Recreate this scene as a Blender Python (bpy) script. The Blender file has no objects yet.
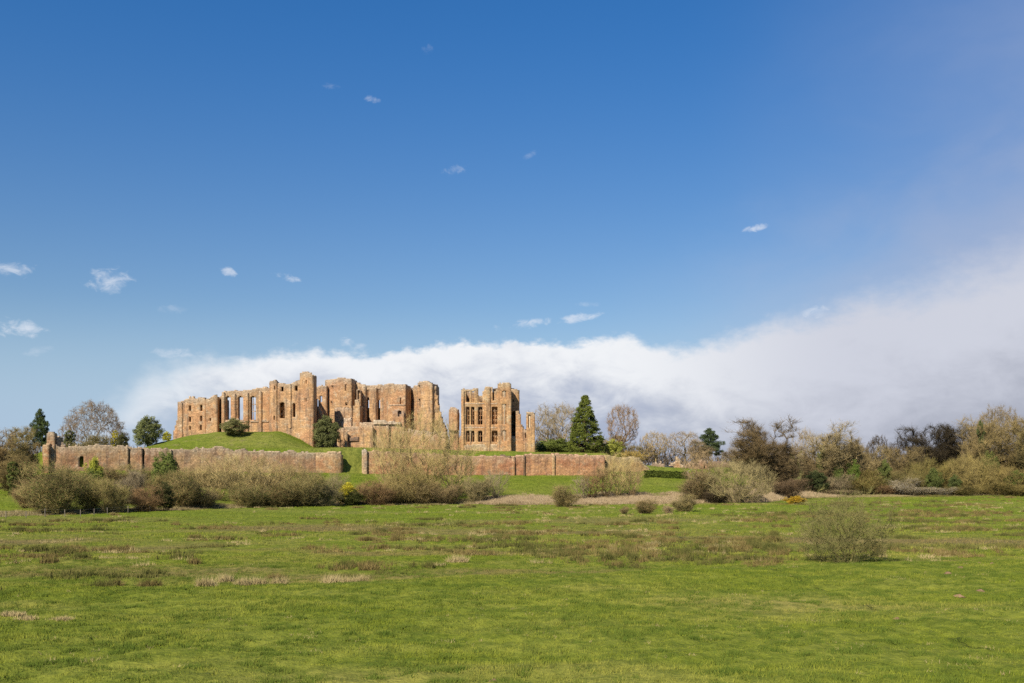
import bpy, math, random
import numpy as np
from mathutils import noise as mnoise, Vector

# ------------------------------------------------------------------ camera, sky, sun, exposure
C = bpy.context.scene.collection
SC = bpy.context.scene
F, HY, CZ = 996.0, 470.0, 8.0              # focal length in pixels, horizon row, eye height

cam_d = bpy.data.cameras.new('camera')
cam = bpy.data.objects.new('camera', cam_d)
C.objects.link(cam)
SC.camera = cam
cam.location = (0, 0, CZ)
cam.rotation_euler = (math.radians(90), 0, 0)
cam_d.sensor_width = 36.0
cam_d.lens = 36.0 * F / 1024.0
cam_d.shift_y = (HY - 341.5) / 1024.0
cam_d.clip_start = 0.5
cam_d.clip_end = 20000

SUN_AZ, SUN_EL = math.radians(208), math.radians(41)      # compass-like: from +Y towards +X
EXPOSURE = 0.75
SC.view_settings.view_transform = 'Standard'
SC.view_settings.look = 'None'
SC.view_settings.exposure = EXPOSURE
SC.view_settings.gamma = 1
SC.view_settings.use_curve_mapping = False
SC.cycles.use_denoising = False            # keeps the fine twig and grass detail

sun_d = bpy.data.lights.new('sun', 'SUN')
sun_d.energy = 4.6
sun_d.angle = math.radians(0.53)
sun_d.color = (1.0, 0.90, 0.75)
sun = bpy.data.objects.new('sun', sun_d)
C.objects.link(sun)
sdir = Vector((math.sin(SUN_AZ) * math.cos(SUN_EL), math.cos(SUN_AZ) * math.cos(SUN_EL), math.sin(SUN_EL)))
sun.rotation_euler = (-sdir).to_track_quat('-Z', 'Y').to_euler()
sun.location = (-60, -60, 80)


class NT:
    """small helper to write shader graphs as expressions"""
    def __init__(self, tree):
        self.t = tree
        tree.nodes.clear()

    def n(self, kind, **kw):
        nd = self.t.nodes.new(kind)
        for k, v in kw.items():
            setattr(nd, k, v)
        return nd

    def put(self, sock, v):
        if hasattr(v, 'is_linked') or isinstance(v, bpy.types.NodeSocket):
            self.t.links.new(v, sock)
        elif v is not None:
            if isinstance(v, (tuple, list)) and len(v) == 3 and sock.type == 'RGBA':
                v = (*v, 1)
            sock.default_value = v

    def m(self, op, a, b=None, c=None, clamp=False):
        nd = self.n('ShaderNodeMath', operation=op, use_clamp=clamp)
        for i, v in enumerate((a, b, c)):
            if v is not None:
                self.put(nd.inputs[i], v)
        return nd.outputs[0]

    def vm(self, op, a, b=None):
        nd = self.n('ShaderNodeVectorMath', operation=op)
        self.put(nd.inputs[0], a)
        if b is not None:
            self.put(nd.inputs[1], b)
        return nd.outputs[0]

    def mix(self, f, a, b, blend='MIX'):
        nd = self.n('ShaderNodeMix', data_type='RGBA', blend_type=blend)
        self.put(nd.inputs[0], f)
        self.put(nd.inputs[6], a)
        self.put(nd.inputs[7], b)
        return nd.outputs[2]

    def noise(self, vec, scale, detail=3, rough=0.55, dist=0.0):
        nd = self.n('ShaderNodeTexNoise')
        self.put(nd.inputs['Vector'], vec)
        nd.inputs['Scale'].default_value = scale
        nd.inputs['Detail'].default_value = detail
        nd.inputs['Roughness'].default_value = rough
        nd.inputs['Distortion'].default_value = dist
        return nd.outputs[0]

    def smooth(self, v, a, b, o0=0.0, o1=1.0):
        nd = self.n('ShaderNodeMapRange', interpolation_type='SMOOTHSTEP')
        self.put(nd.inputs[0], v)
        for i, q in enumerate((a, b, o0, o1)):
            self.put(nd.inputs[i + 1], q)
        return nd.outputs[0]

    def curve(self, v, pts):
        nd = self.n('ShaderNodeFloatCurve')
        cv = nd.mapping.curves[0]
        while len(cv.points) > 2:
            cv.points.remove(cv.points[1])
        cv.points[0].location = pts[0]
        cv.points[1].location = pts[-1]
        for p in pts[1:-1]:
            cv.points.new(*p)
        nd.mapping.update()
        self.put(nd.inputs[1], v)
        return nd.outputs[0]

    def xyz(self, v):
        nd = self.n('ShaderNodeSeparateXYZ')
        self.put(nd.inputs[0], v)
        return nd.outputs

    def comb(self, x, y, z):
        nd = self.n('ShaderNodeCombineXYZ')
        for i, v in enumerate((x, y, z)):
            self.put(nd.inputs[i], v)
        return nd.outputs[0]


def px_dir(px, py):
    a = math.atan((px - 512) / F)
    return a, math.atan((HY - py) / F * math.cos(a))


def build_world():
    w = bpy.data.worlds.new('World')
    SC.world = w
    w.use_nodes = True
    g = NT(w.node_tree)
    out = g.n('ShaderNodeOutputWorld')
    bg = g.n('ShaderNodeBackground')
    STR = 0.1
    K = 1.0 / (STR * 2 ** EXPOSURE)          # display value -> colour before the strength
    bg.inputs['Strength'].default_value = STR
    g.t.links.new(bg.outputs[0], out.inputs[0])
    sky = g.n('ShaderNodeTexSky', sky_type='NISHITA', sun_disc=False)
    sky.sun_elevation = SUN_EL
    sky.sun_rotation = SUN_AZ
    sky.altitude = 60
    sky.air_density = 1.0
    sky.dust_density = 0.3
    sky.ozone_density = 2.2
    d = g.n('ShaderNodeTexCoord').outputs['Generated']
    x, y, z = g.xyz(d)
    az = g.m('ARCTAN2', x, y)
    el = g.m('ARCSINE', z)
    # clear sky, a little deeper overhead
    deep = g.smooth(el, 0.0, 0.5)
    skyc = g.mix(1.0, sky.outputs[0], g.mix(deep, (0.50, 0.515, 0.53), (0.16, 0.467, 0.75)), 'MULTIPLY')
    # cloud bank: upper edge as elevation over azimuth
    edge_px = [(-60, 470), (60, 452), (100, 420), (128, 398), (140, 382), (165, 370), (205, 362), (245, 358), (300, 352), (350, 352.5),
               (385, 354.5), (410, 352), (430, 347), (460, 344), (500, 343), (560, 343), (605, 341), (635, 341), (660, 349), (700, 344),
               (735, 334), (770, 324), (810, 313), (850, 301), (890, 290), (940, 274), (985, 259), (1024, 246)]
    pts = []
    for px, py in edge_px:
        a, e = px_dir(px, py)
        pts.append(((a + 0.7) / 2.0, e / 0.5))
    pts = [(0.0, 0.0)] + pts + [(0.68, 0.55), (0.85, 0.5), (1.0, 0.2)]
    t = g.m('DIVIDE', g.m('ADD', az, 0.7), 2.0, clamp=True)
    edge = g.m('MULTIPLY', g.curve(t, pts), 0.5)
    soft = g.curve(t, [(0, .05), (0.12, .045), (0.17, .03), (0.22, .012), (0.26, .008), (0.40, .008), (0.43, .012), (0.48, .020), (0.54, .030), (0.6, .045), (1, .2)])
    vec = g.comb(az, g.m('MULTIPLY', el, 1.7), 0.0)
    n1 = g.noise(vec, 14, 6, 0.6, 0.2)
    n2 = g.noise(vec, 50, 5, 0.6, 0.1)
    wob = g.m('ADD', g.m('MULTIPLY', g.m('SUBTRACT', n1, 0.5), g.smooth(az, 0.1, 0.35, 0.030, 0.048)), g.m('MULTIPLY', g.m('SUBTRACT', n2, 0.5), 0.024))
    depth = g.m('ADD', g.m('SUBTRACT', edge, el), wob)
    dn = g.m('DIVIDE', depth, soft)
    alpha = g.smooth(dn, -0.75, 1.0)
    # colours of the bank (display values)
    right = g.smooth(az, 0.08, 0.34)
    white = g.mix(right, (0.88, 0.90, 0.93), (0.62, 0.645, 0.735))
    grey = g.mix(right, (0.41, 0.465, 0.60), (0.35, 0.375, 0.46))
    billow = g.noise(vec, 22, 6, 0.62, 0.4)
    bil2 = g.noise(vec, 7, 4, 0.55, 0.4)
    dd = g.m('ADD', depth, g.m('MULTIPLY', g.m('SUBTRACT', billow, 0.5), 0.10))
    dd = g.m('ADD', dd, g.m('MULTIPLY', g.m('SUBTRACT', bil2, 0.5), 0.10))
    low = g.smooth(dd, g.mix(right, (0.004, 0, 0), (0.04, .05, .05)), g.mix(right, (0.05, .1, .1), (0.18, .21, .21)))
    ccol = g.mix(low, white, grey)
    leftfade = g.smooth(az, -0.42, -0.20, 0.3, 1.0)
    lowfade = g.smooth(dd, 0.02, 0.09, 1.0, leftfade)
    alpha = g.m('MULTIPLY', g.m('MULTIPLY', alpha, lowfade), g.smooth(az, -0.42, -0.24, 0.5, 1.0))
    # thin veil at upper right
    veil = g.m('MULTIPLY', g.smooth(g.m('SUBTRACT', az, g.m('MULTIPLY', el, -0.12)), 0.20, 0.62), g.smooth(el, 0.62, 0.16))
    veil = g.m('MULTIPLY', veil, g.smooth(bil2, 0.2, 0.75, 0.45, 0.95))
    cl = g.mix(veil, skyc, tuple(v * K for v in (0.34, 0.41, 0.60)))
    # pale air close to the horizon
    air = g.smooth(el, 0.17, 0.03, 0.0, 0.8)
    cl = g.mix(air, cl, tuple(v * K for v in (0.39, 0.535, 0.74)))
    cl = g.mix(alpha, cl, g.mix(1.0, ccol, (K, K, K), 'MULTIPLY'))
    halo = g.m('MULTIPLY', g.smooth(g.m('ADD', depth, g.m('MULTIPLY', g.m('SUBTRACT', bil2, 0.5), 0.12)), -0.13, 0.04), g.smooth(az, 0.05, 0.30, 0.0, 0.38))
    cl = g.mix(g.m('MULTIPLY', halo, g.m('SUBTRACT', 1.0, alpha)), cl, tuple(v * K for v in (0.47, 0.52, 0.66)))
    # small clouds, each an elongated puff: px, py, half width, half height, strength, tilt
    puffs = [(8, 268, 26, 9, 0.95, .0), (107, 280, 25, 13, 0.8, .1), (14, 327, 34, 10, 0.95, -.1), (228, 272, 9, 5, 0.8, -.2),
             (286, 277, 15, 5, 0.85, -.15), (456, 170, 15, 6, 0.4, .2), (531, 323, 24, 6, 0.85, .12), (580, 318, 26, 5.5, 0.85, .15),
             (758, 227.5, 14, 4, 0.9, .15), (346, 342, 9, 7, 0.8, 0), (362, 346, 8, 4, .5, 0), (815, 312, 18, 6, 0.55, .2), (372, 99, 9, 4, 0.5, -.1),
             (427, 49, 7, 5, 0.2, 0), (331, 86, 13, 4, 0.2, 0), (530, 155, 9, 4, 0.25, .4), (178, 353, 32, 6, 0.6, 0), (497, 327, 6, 5, 0.6, 0),
             (175, 309, 18, 5, 0.25, 0), (590, 304, 16, 3, 0.3, 0), (38, 352, 14, 6, 0.3, .3)]
    total = None
    n3 = g.noise(vec, 75, 5, 0.65, 0.6)
    n4 = g.noise(vec, 28, 4, 0.6, 0.3)
    rag = g.m('ADD', g.m('MULTIPLY', g.m('SUBTRACT', n3, 0.5), 4.2), g.m('MULTIPLY', g.m('SUBTRACT', n4, 0.5), 2.6))
    for px, py, hw, hh, s, tl in puffs:
        a, e = px_dir(px, py)
        dx = g.m('SUBTRACT', az, a)
        dy = g.m('SUBTRACT', g.m('SUBTRACT', el, e), g.m('MULTIPLY', dx, tl))
        dx = g.m('MULTIPLY', dx, F / hw)
        dy = g.m('MULTIPLY', dy, F / hh)
        r2 = g.m('ADD', g.m('MULTIPLY', dx, dx), g.m('MULTIPLY', dy, dy))
        v = g.m('MULTIPLY', g.smooth(g.m('ADD', g.m('MULTIPLY', r2, 1.35), g.m('MULTIPLY', rag, g.smooth(r2, 5.0, 2.0))), 1.1, -0.9), s)
        total = v if total is None else g.m('MAXIMUM', total, v)
    cl = g.mix(g.m('MULTIPLY', total, 0.72), cl, tuple(v * K for v in (0.80, 0.84, 0.92)))
    g.put(bg.inputs['Color'], cl)


build_world()

# ------------------------------------------------------------------ helpers
rng = np.random.default_rng(7)
random.seed(7)


def X(px, Y):
    return (px - 512) * Y / F


def Z(py, Y):
    return CZ - (py - HY) * Y / F


def sstep(t):
    t = np.clip(t, 0, 1)
    return t * t * (3 - 2 * t)


def np_mesh(name, v, tris=None, quads=None, mats=(), midx=None, smooth=False):
    me = bpy.data.meshes.new(name)
    v = np.asarray(v, dtype=np.float32)
    me.vertices.add(len(v))
    me.vertices.foreach_set('co', v.ravel())
    loops, starts, n = [], [], 0
    if tris is not None and len(tris):
        t = np.asarray(tris, dtype=np.int32)
        loops.append(t.ravel())
        starts.append(np.arange(len(t)) * 3)
        n = len(t) * 3
    if quads is not None and len(quads):
        q = np.asarray(quads, dtype=np.int32)
        loops.append(q.ravel())
        starts.append(n + np.arange(len(q)) * 4)
    lo = np.concatenate(loops)
    st = np.concatenate(starts).astype(np.int32)
    me.loops.add(len(lo))
    me.loops.foreach_set('vertex_index', lo)
    me.polygons.add(len(st))
    me.polygons.foreach_set('loop_start', st)
    if smooth:
        me.polygons.foreach_set('use_smooth', np.ones(len(st), dtype=bool))
    for m in mats:
        me.materials.append(m)
    if midx is not None:
        me.polygons.foreach_set('material_index', np.asarray(midx, dtype=np.int32))
    me.update(calc_edges=True)
    me.validate()
    return me


def link(name, me, parent=None, color=None):
    o = bpy.data.objects.new(name, me)
    C.objects.link(o)
    if parent is not None:
        o.parent = parent
    if color is not None:
        o.color = (*color, 1)
    return o


def tag(o, label=None, cat=None, group=None, kind=None):
    if label:
        o['label'] = label
    if cat:
        o['category'] = cat
    if group:
        o['group'] = group
    if kind:
        o['kind'] = kind
    return o


def thing(name, label, cat, loc=(0, 0, 0), group=None):
    o = bpy.data.objects.new(name, None)
    o.empty_display_size = 0.5
    C.objects.link(o)
    o.location = loc
    return tag(o, label, cat, group)


# ------------------------------------------------------------------ materials
def new_mat(name):
    m = bpy.data.materials.new(name)
    m.use_nodes = True
    g = NT(m.node_tree)
    out = g.n('ShaderNodeOutputMaterial')
    bs = g.n('ShaderNodeBsdfPrincipled')
    bs.inputs['Roughness'].default_value = 0.9
    bs.inputs['Specular IOR Level'].default_value = 0.15
    g.t.links.new(bs.outputs[0], out.inputs[0])
    return m, g, bs, out


def grass_colour(g, pos):
    """colour of the turf at a place: lush near bank, mottled marsh behind it"""
    x, y, z = g.xyz(pos)
    flat = g.comb(g.m('MULTIPLY', x, 0.42), y, 0.0)
    nbig = g.noise(flat, 0.05, 3, 0.5)
    nmid = g.noise(flat, 0.22, 4, 0.6)
    nfin = g.noise(pos, 1.6, 3, 0.6)
    lush = g.mix(g.smooth(nmid, 0.3, 0.7), (0.106, 0.134, 0.014), (0.148, 0.166, 0.025))
    lush = g.mix(g.smooth(nbig, 0.48, 0.68), lush, (0.195, 0.180, 0.046))
    rough = g.mix(g.smooth(nmid, 0.35, 0.65), (0.112, 0.143, 0.015), (0.158, 0.164, 0.031))
    rough = g.mix(g.smooth(nbig, 0.47, 0.66), rough, (0.150, 0.120, 0.045))
    edge = g.m('SUBTRACT', g.m('SUBTRACT', y, g.m('MULTIPLY', x, 0.30)), 73.5)
    f = g.smooth(g.m('ADD', edge, g.m('MULTIPLY', g.m('SUBTRACT', nmid, 0.5), 7.0)), -2.0, 3.0)
    far = g.smooth(y, 125, 190)
    rough = g.mix(far, rough, g.mix(g.smooth(nbig, 0.42, 0.66), (0.112, 0.148, 0.016), (0.142, 0.158, 0.030)))
    c = g.mix(f, lush, rough)
    tone = g.smooth(g.m('ADD', g.m('MULTIPLY', nfin, 0.6), g.m('MULTIPLY', g.noise(flat, 0.75, 3, 0.6), 0.4)), 0.36, 0.64)
    return g.mix(1.0, c, g.mix(tone, (0.66, 0.72, 0.7), (1.26, 1.20, 1.25)), 'MULTIPLY'), nmid, nfin


def mat_ground():
    m, g, bs, out = new_mat('turf')
    pos = g.n('ShaderNodeNewGeometry').outputs['Position']
    c, nmid, nfin = grass_colour(g, pos)
    at = g.n('ShaderNodeAttribute', attribute_name='dry')
    nn = g.noise(pos, 0.35, 4, 0.6)
    f = g.smooth(g.m('ADD', at.outputs['Fac'], g.m('MULTIPLY', g.m('SUBTRACT', nn, 0.5), 0.9)), 0.3, 0.75)
    c = g.mix(f, c, g.mix(nn, (0.13, 0.095, 0.05), (0.27, 0.20, 0.115)))
    g.put(bs.inputs['Base Color'], c)
    b = g.n('ShaderNodeBump')
    b.inputs['Strength'].default_value = 0.5
    b.inputs['Distance'].default_value = 0.25
    g.put(b.inputs['Height'], g.m('ADD', nfin, g.noise(pos, 5, 3, 0.6)))
    g.put(bs.inputs['Normal'], b.outputs[0])
    bs.inputs['Specular IOR Level'].default_value = 0.05
    return m


def mat_blades(name, tint=None, flat=0.5):
    """blades: colour follows the turf, shading softened towards the ground's own normal as dense swards do"""
    m, g, bs, out = new_mat(name)
    geo = g.n('ShaderNodeNewGeometry')
    pos = geo.outputs['Position']
    if tint is None:
        c, a, b = grass_colour(g, pos)
        c = g.mix(1.0, c, (1.18, 1.15, 1.1), 'MULTIPLY')
    else:
        nn = g.noise(pos, 0.9, 3, 0.6)
        c = g.mix(g.smooth(nn, 0.3, 0.7), tint[0], tint[1])
    rnd = geo.outputs['Random Per Island']
    c = g.mix(1.0, c, g.mix(rnd, (0.84, 0.86, 0.84), (1.16, 1.14, 1.16)), 'MULTIPLY')
    g.put(bs.inputs['Base Color'], c)
    bs.inputs['Specular IOR Level'].default_value = 0.03
    nrm = g.n('ShaderNodeMix', data_type='VECTOR')
    nrm.inputs[0].default_value = flat
    g.put(nrm.inputs[4], geo.outputs['Normal'])
    nrm.inputs[5].default_value = (0, 0, 1)
    g.put(bs.inputs['Normal'], g.vm('NORMALIZE', nrm.outputs[1]))
    return m


def mat_plant(name, leaf=False):
    """twigs, bark or leaves: the colour of each plant sits on its object"""
    m, g, bs, out = new_mat(name)
    info = g.n('ShaderNodeObjectInfo')
    tc = g.n('ShaderNodeTexCoord').outputs['Object']
    geo = g.n('ShaderNodeNewGeometry')
    n1 = g.noise(tc, 0.55, 3, 0.55)
    c = g.mix(1.0, info.outputs['Color'], g.mix(g.smooth(n1, 0.3, 0.7), (0.72, 0.72, 0.75), (1.28, 1.26, 1.2)), 'MULTIPLY')
    c = g.mix(1.0, c, g.mix(geo.outputs['Random Per Island'], (0.86, 0.86, 0.86), (1.14, 1.14, 1.14)), 'MULTIPLY')
    g.put(bs.inputs['Base Color'], c)
    # crown shading: twig and leaf normals lean towards the outward direction of the plant
    vt = g.n('ShaderNodeVectorTransform', vector_type='VECTOR', convert_from='OBJECT', convert_to='WORLD')
    g.put(vt.inputs[0], g.vm('ADD', tc, (0, 0, -1.0)))
    nm = g.n('ShaderNodeMix', data_type='VECTOR')
    nm.inputs[0].default_value = 0.35 if name != 'bark' else 0.0
    g.put(nm.inputs[4], geo.outputs['Normal'])
    g.put(nm.inputs[5], g.vm('NORMALIZE', vt.outputs[0]))
    g.put(bs.inputs['Normal'], g.vm('NORMALIZE', nm.outputs[1]))
    bs.inputs['Specular IOR Level'].default_value = 0.06
    if leaf:
        tr = g.n('ShaderNodeBsdfTranslucent')
        g.put(tr.inputs['Color'], c)
        mx = g.n('ShaderNodeMixShader')
        mx.inputs[0].default_value = 0.22
        g.t.links.new(bs.outputs[0], mx.inputs[1])
        g.t.links.new(tr.outputs[0], mx.inputs[2])
        g.t.links.new(mx.outputs[0], out.inputs[0])
        bs.inputs['Roughness'].default_value = 0.6
    return m


def mat_stone(name, warm, red, pale):
    m, g, bs, out = new_mat(name)
    geo = g.n('ShaderNodeNewGeometry')
    pos = geo.outputs['Position']
    info = g.n('ShaderNodeObjectInfo')
    x, y, z = g.xyz(pos)
    run = g.m('ADD', x, g.m('MULTIPLY', y, 0.8))
    wallv = g.comb(run, z, 0.0)
    nb = g.noise(pos, 0.13, 4, 0.6)
    nm = g.noise(pos, 0.55, 4, 0.65)
    nf = g.noise(pos, 2.6, 3, 0.6)
    streak = g.noise(g.comb(g.m('MULTIPLY', run, 1.1), g.m('MULTIPLY', z, 0.13), y), 1.0, 4, 0.6)
    br = g.n('ShaderNodeTexBrick')
    g.put(br.inputs['Vector'], wallv)
    br.inputs['Scale'].default_value = 1.0
    br.inputs['Brick Width'].default_value = 0.8
    br.inputs['Row Height'].default_value = 0.38
    br.inputs['Mortar Size'].default_value = 0.03
    br.inputs['Color1'].default_value = (0.82, 0.82, 0.82, 1)
    br.inputs['Color2'].default_value = (1.16, 1.15, 1.14, 1)
    br.inputs['Mortar'].default_value = (0.8, 0.8, 0.8, 1)
    c = g.mix(g.smooth(nb, 0.40, 0.62), warm, red)
    c = g.mix(g.smooth(nm, 0.48, 0.70), c, pale)
    low = g.noise(g.comb(g.m('MULTIPLY', run, 0.35), g.m('MULTIPLY', z, 0.9), 3.0), 0.55, 5, 0.7)
    c = g.mix(g.smooth(low, 0.55, 0.70, 0.0, 0.6), c, (0.24, 0.15, 0.10))
    c = g.mix(g.smooth(streak, 0.47, 0.70, 0.0, 0.8), c, (0.17, 0.115, 0.08))
    at = g.n('ShaderNodeAttribute', attribute_name='toplen').outputs['Fac']
    cap = g.smooth(g.m('ADD', at, g.m('MULTIPLY', g.m('SUBTRACT', g.m('ADD', streak, nm), 1.0), 4.0)), 2.2, 0.0)
    c = g.mix(g.m('MULTIPLY', cap, 0.62), c, g.mix(nf, (0.22, 0.18, 0.13), (0.48, 0.41, 0.31)))
    c = g.mix(1.0, c, br.outputs['Color'], 'MULTIPLY')
    c = g.mix(1.0, c, g.mix(g.smooth(nf, 0.25, 0.75), (0.68, 0.68, 0.68), (1.28, 1.28, 1.28)), 'MULTIPLY')
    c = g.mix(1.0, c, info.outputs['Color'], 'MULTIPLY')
    g.put(bs.inputs['Base Color'], c)
    b = g.n('ShaderNodeBump')
    b.inputs['Strength'].default_value = 0.6
    b.inputs['Distance'].default_value = 0.12
    g.put(b.inputs['Height'], g.m('ADD', g.m('ADD', nf, g.m('MULTIPLY', nm, 1.5)), g.m('MULTIPLY', br.outputs['Fac'], -0.5)))
    g.put(bs.inputs['Normal'], b.outputs[0])
    return m


def mat_plain(name, a, b_, scale=1.5, rough=0.9):
    m, g, bs, out = new_mat(name)
    pos = g.n('ShaderNodeNewGeometry').outputs['Position']
    n = g.noise(pos, scale, 4, 0.6)
    g.put(bs.inputs['Base Color'], g.mix(g.smooth(n, 0.3, 0.7), a, b_))
    bs.inputs['Roughness'].default_value = rough
    return m


M_GROUND = mat_ground()
M_GRASS = mat_blades('grass blades')
M_LUSH = mat_blades('lush blades', ((0.062, 0.094, 0.014), (0.096, 0.125, 0.020)), 0.45)
M_RUSHB = mat_blades('brown rushes', ((0.075, 0.060, 0.020), (0.185, 0.140, 0.052)), 0.4)
M_RUSHG = mat_blades('olive rushes', ((0.045, 0.052, 0.013), (0.115, 0.105, 0.032)), 0.4)
M_STRAW = mat_blades('pale dead grass', ((0.24, 0.19, 0.085), (0.36, 0.285, 0.14)), 0.4)
M_REED = mat_blades('dry reeds', ((0.25, 0.185, 0.105), (0.35, 0.27, 0.165)), 0.3)
M_TWIG = mat_plant('twigs')
M_BARK = mat_plant('bark')
M_LEAF = mat_plant('leaves', True)
M_STONE = mat_stone('red sandstone', (0.455, 0.282, 0.142), (0.40, 0.222, 0.114), (0.42, 0.315, 0.205))
M_WALL = mat_stone('old curtain wall stone', (0.36, 0.235, 0.124), (0.30, 0.162, 0.09), (0.32, 0.25, 0.165))
M_PALE = mat_plain('pale limestone', (0.45, 0.36, 0.25), (0.56, 0.47, 0.34))
M_WOOD = mat_plain('weathered post wood', (0.10, 0.085, 0.065), (0.19, 0.16, 0.125), 6)
M_WIRE = mat_plain('fence wire', (0.20, 0.20, 0.20), (0.30, 0.30, 0.30), 6, 0.5)
M_SOIL = mat_plain('fresh red soil', (0.16, 0.095, 0.055), (0.23, 0.145, 0.085), 3)
M_SLATE = mat_plain('dark slate', (0.05, 0.055, 0.07), (0.10, 0.105, 0.125), 3, 0.6)

# ------------------------------------------------------------------ ground
FE = np.array([(-400, 150), (-140, 160), (-87, 170), (-69, 190), (-47, 219), (-26, 228), (-3, 228), (20, 230), (45, 238), (60, 241), (78, 275),
               (145, 297), (220, 320), (500, 380)], float)
# x, wall line Y, z at the wall foot, z behind the wall
WL = np.array([(-400, 215, 6.0, 8.0), (-140, 225, 6.5, 9.0), (-118, 232, 7.0, 10), (-111, 236, 7.2, 13.2), (-45, 262, 7.3, 13.8),
               (-38, 266, 7.0, 13.8), (-19, 270, 6.6, 13.2), (26, 275, 6.3, 12.3), (34, 280, 6.8, 9.5), (44, 285, 7.4, 8.4), (66, 292, 7.5, 8.2),
               (90, 312, 2.2, 2.6), (150, 335, 1.6, 2.2), (220, 360, 1.6, 2.4), (500, 420, 1.6, 3)], float)


def vnoise(x, y, s, sd=0):
    """cheap smooth value noise"""
    r = np.random.default_rng(100 + sd)
    tab = r.uniform(0, 1, (64, 64))
    fx, fy = x / s, y / s
    i, j = np.floor(fx).astype(int), np.floor(fy).astype(int)
    u, v = sstep(fx - i), sstep(fy - j)
    g = lambda a, b: tab[a % 64, b % 64]
    return (g(i, j) * (1 - u) + g(i + 1, j) * u) * (1 - v) + (g(i, j + 1) * (1 - u) + g(i + 1, j + 1) * u) * v


def fbm(x, y, s, sd=0):
    return vnoise(x, y, s, sd) * .55 + vnoise(x, y, s * .45, sd + 1) * .3 + vnoise(x, y, s * .2, sd + 2) * .15


def marsh_edge(x):
    return 73.5 + 0.30 * x


def ground_z(x, y):
    x = np.asarray(x, float)
    y = np.asarray(y, float)
    fe = np.interp(x, FE[:, 0], FE[:, 1])
    yw = np.interp(x, WL[:, 0], WL[:, 1])
    zl = np.interp(x, WL[:, 0], WL[:, 2])
    zh = np.interp(x, WL[:, 0], WL[:, 3])
    # field: near bank a little higher than the marsh, soft swells
    z = 0.55 * (1 - sstep((y - marsh_edge(x) + 3.5) / 5.0))
    far = 1 - sstep((y - fe + 10) / 12)
    z = z + far * (0.22 * np.sin(x * 0.043 + y * 0.021) * np.cos(y * 0.06 - x * 0.013) + 0.10 * np.sin(x * 0.17 + 1.3 * np.sin(y * 0.11)) * np.sin(y * 0.21))
    t = (y - fe) / np.maximum(yw - fe, 5)
    up = np.clip(t, 0, 1)
    up = up * 0.75 + sstep(up) * 0.25
    z = np.maximum(z, 0) * 1.0 * (t <= 0) + np.where(t > 0, z * (1 - up) + zl * up, 0)
    z = z + (zh - zl) * sstep((y - yw - 1.0) / 3.2)
    hum = (fbm(x * .55 + 31, y + 17, 2.4, 70) - .5) * .42 + (fbm(x + 5, y + 9, .9, 74) - .5) * .2
    z = z + hum * np.where(t <= 0, 1.0, 1.3) * (y > 20) * (1 - sstep((y - 330) / 20))
    # grassy mound under the hall
    m = np.interp(x, [-103, -99, -90, -84, -66, -61, -56], [0, .5, .9, 1, 1, 0.62, 0.05])
    z = z + m * 5.3 * sstep((y - 262) / 22) * (1 - sstep((y - 300) / 20))
    # gentle rise far behind
    z = z + np.interp(y, [330, 420, 700, 1500], [0, 1.5, 3, 5]) * np.interp(x, [40, 90], [1, 1.0])
    return z


def build_ground():
    xs = np.unique(np.concatenate([np.arange(-52, 52, 0.45), np.arange(-170, 170, 1.5), np.arange(-500, 500, 20.), np.linspace(-6000, 6000, 41)]))
    ys = np.unique(np.concatenate([np.arange(30, 100, 0.45), np.arange(100, 345, 1.2), np.arange(345, 700, 15.), np.linspace(-300, 25, 14),
                                   np.linspace(700, 8000, 24)]))
    gx, gy = np.meshgrid(xs, ys)
    gz = ground_z(gx, gy)
    inn = (gy > 20) & (gy < 345) & (np.abs(gx) < 170)
    gz = gz + inn * rng.normal(0, 0.035, gz.shape)
    v = np.stack([gx, gy, gz], -1).reshape(-1, 3)
    nx, ny = len(xs), len(ys)
    i, j = np.meshgrid(np.arange(nx - 1), np.arange(ny - 1))
    a = (j * nx + i).ravel()
    q = np.stack([a, a + 1, a + nx + 1, a + nx], -1)
    me = np_mesh('ground', v, quads=q, mats=[M_GROUND], smooth=True)
    # dry verge: just past the field edge, and the reed belt
    fe = np.interp(gx, FE[:, 0], FE[:, 1])
    t = gy - fe
    dry = np.clip(1 - np.abs(t - 4) / 9, 0, 1) * 0.75
    reed = (gx > -6) & (gx < 92)
    ydist = np.interp(gx, [-6, 10, 45, 60, 92], [12, 14, 20, 26, 24])
    dry = np.where(reed, np.maximum(dry, 1.0 * (t > -1) * (1 - sstep((t - ydist + 5) / 5))), dry)
    dry = np.where(gy > 300, np.maximum(dry, 0.45), dry)
    dry = np.where((gx > -100) & (gx < -66) & (gy > 258) & (gy < 278), .30, dry)
    at = me.attributes.new('dry', 'FLOAT', 'POINT')
    at.data.foreach_set('value', dry.ravel().astype(np.float32))
    tag(link('ground', me), kind='structure')


build_ground()


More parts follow.
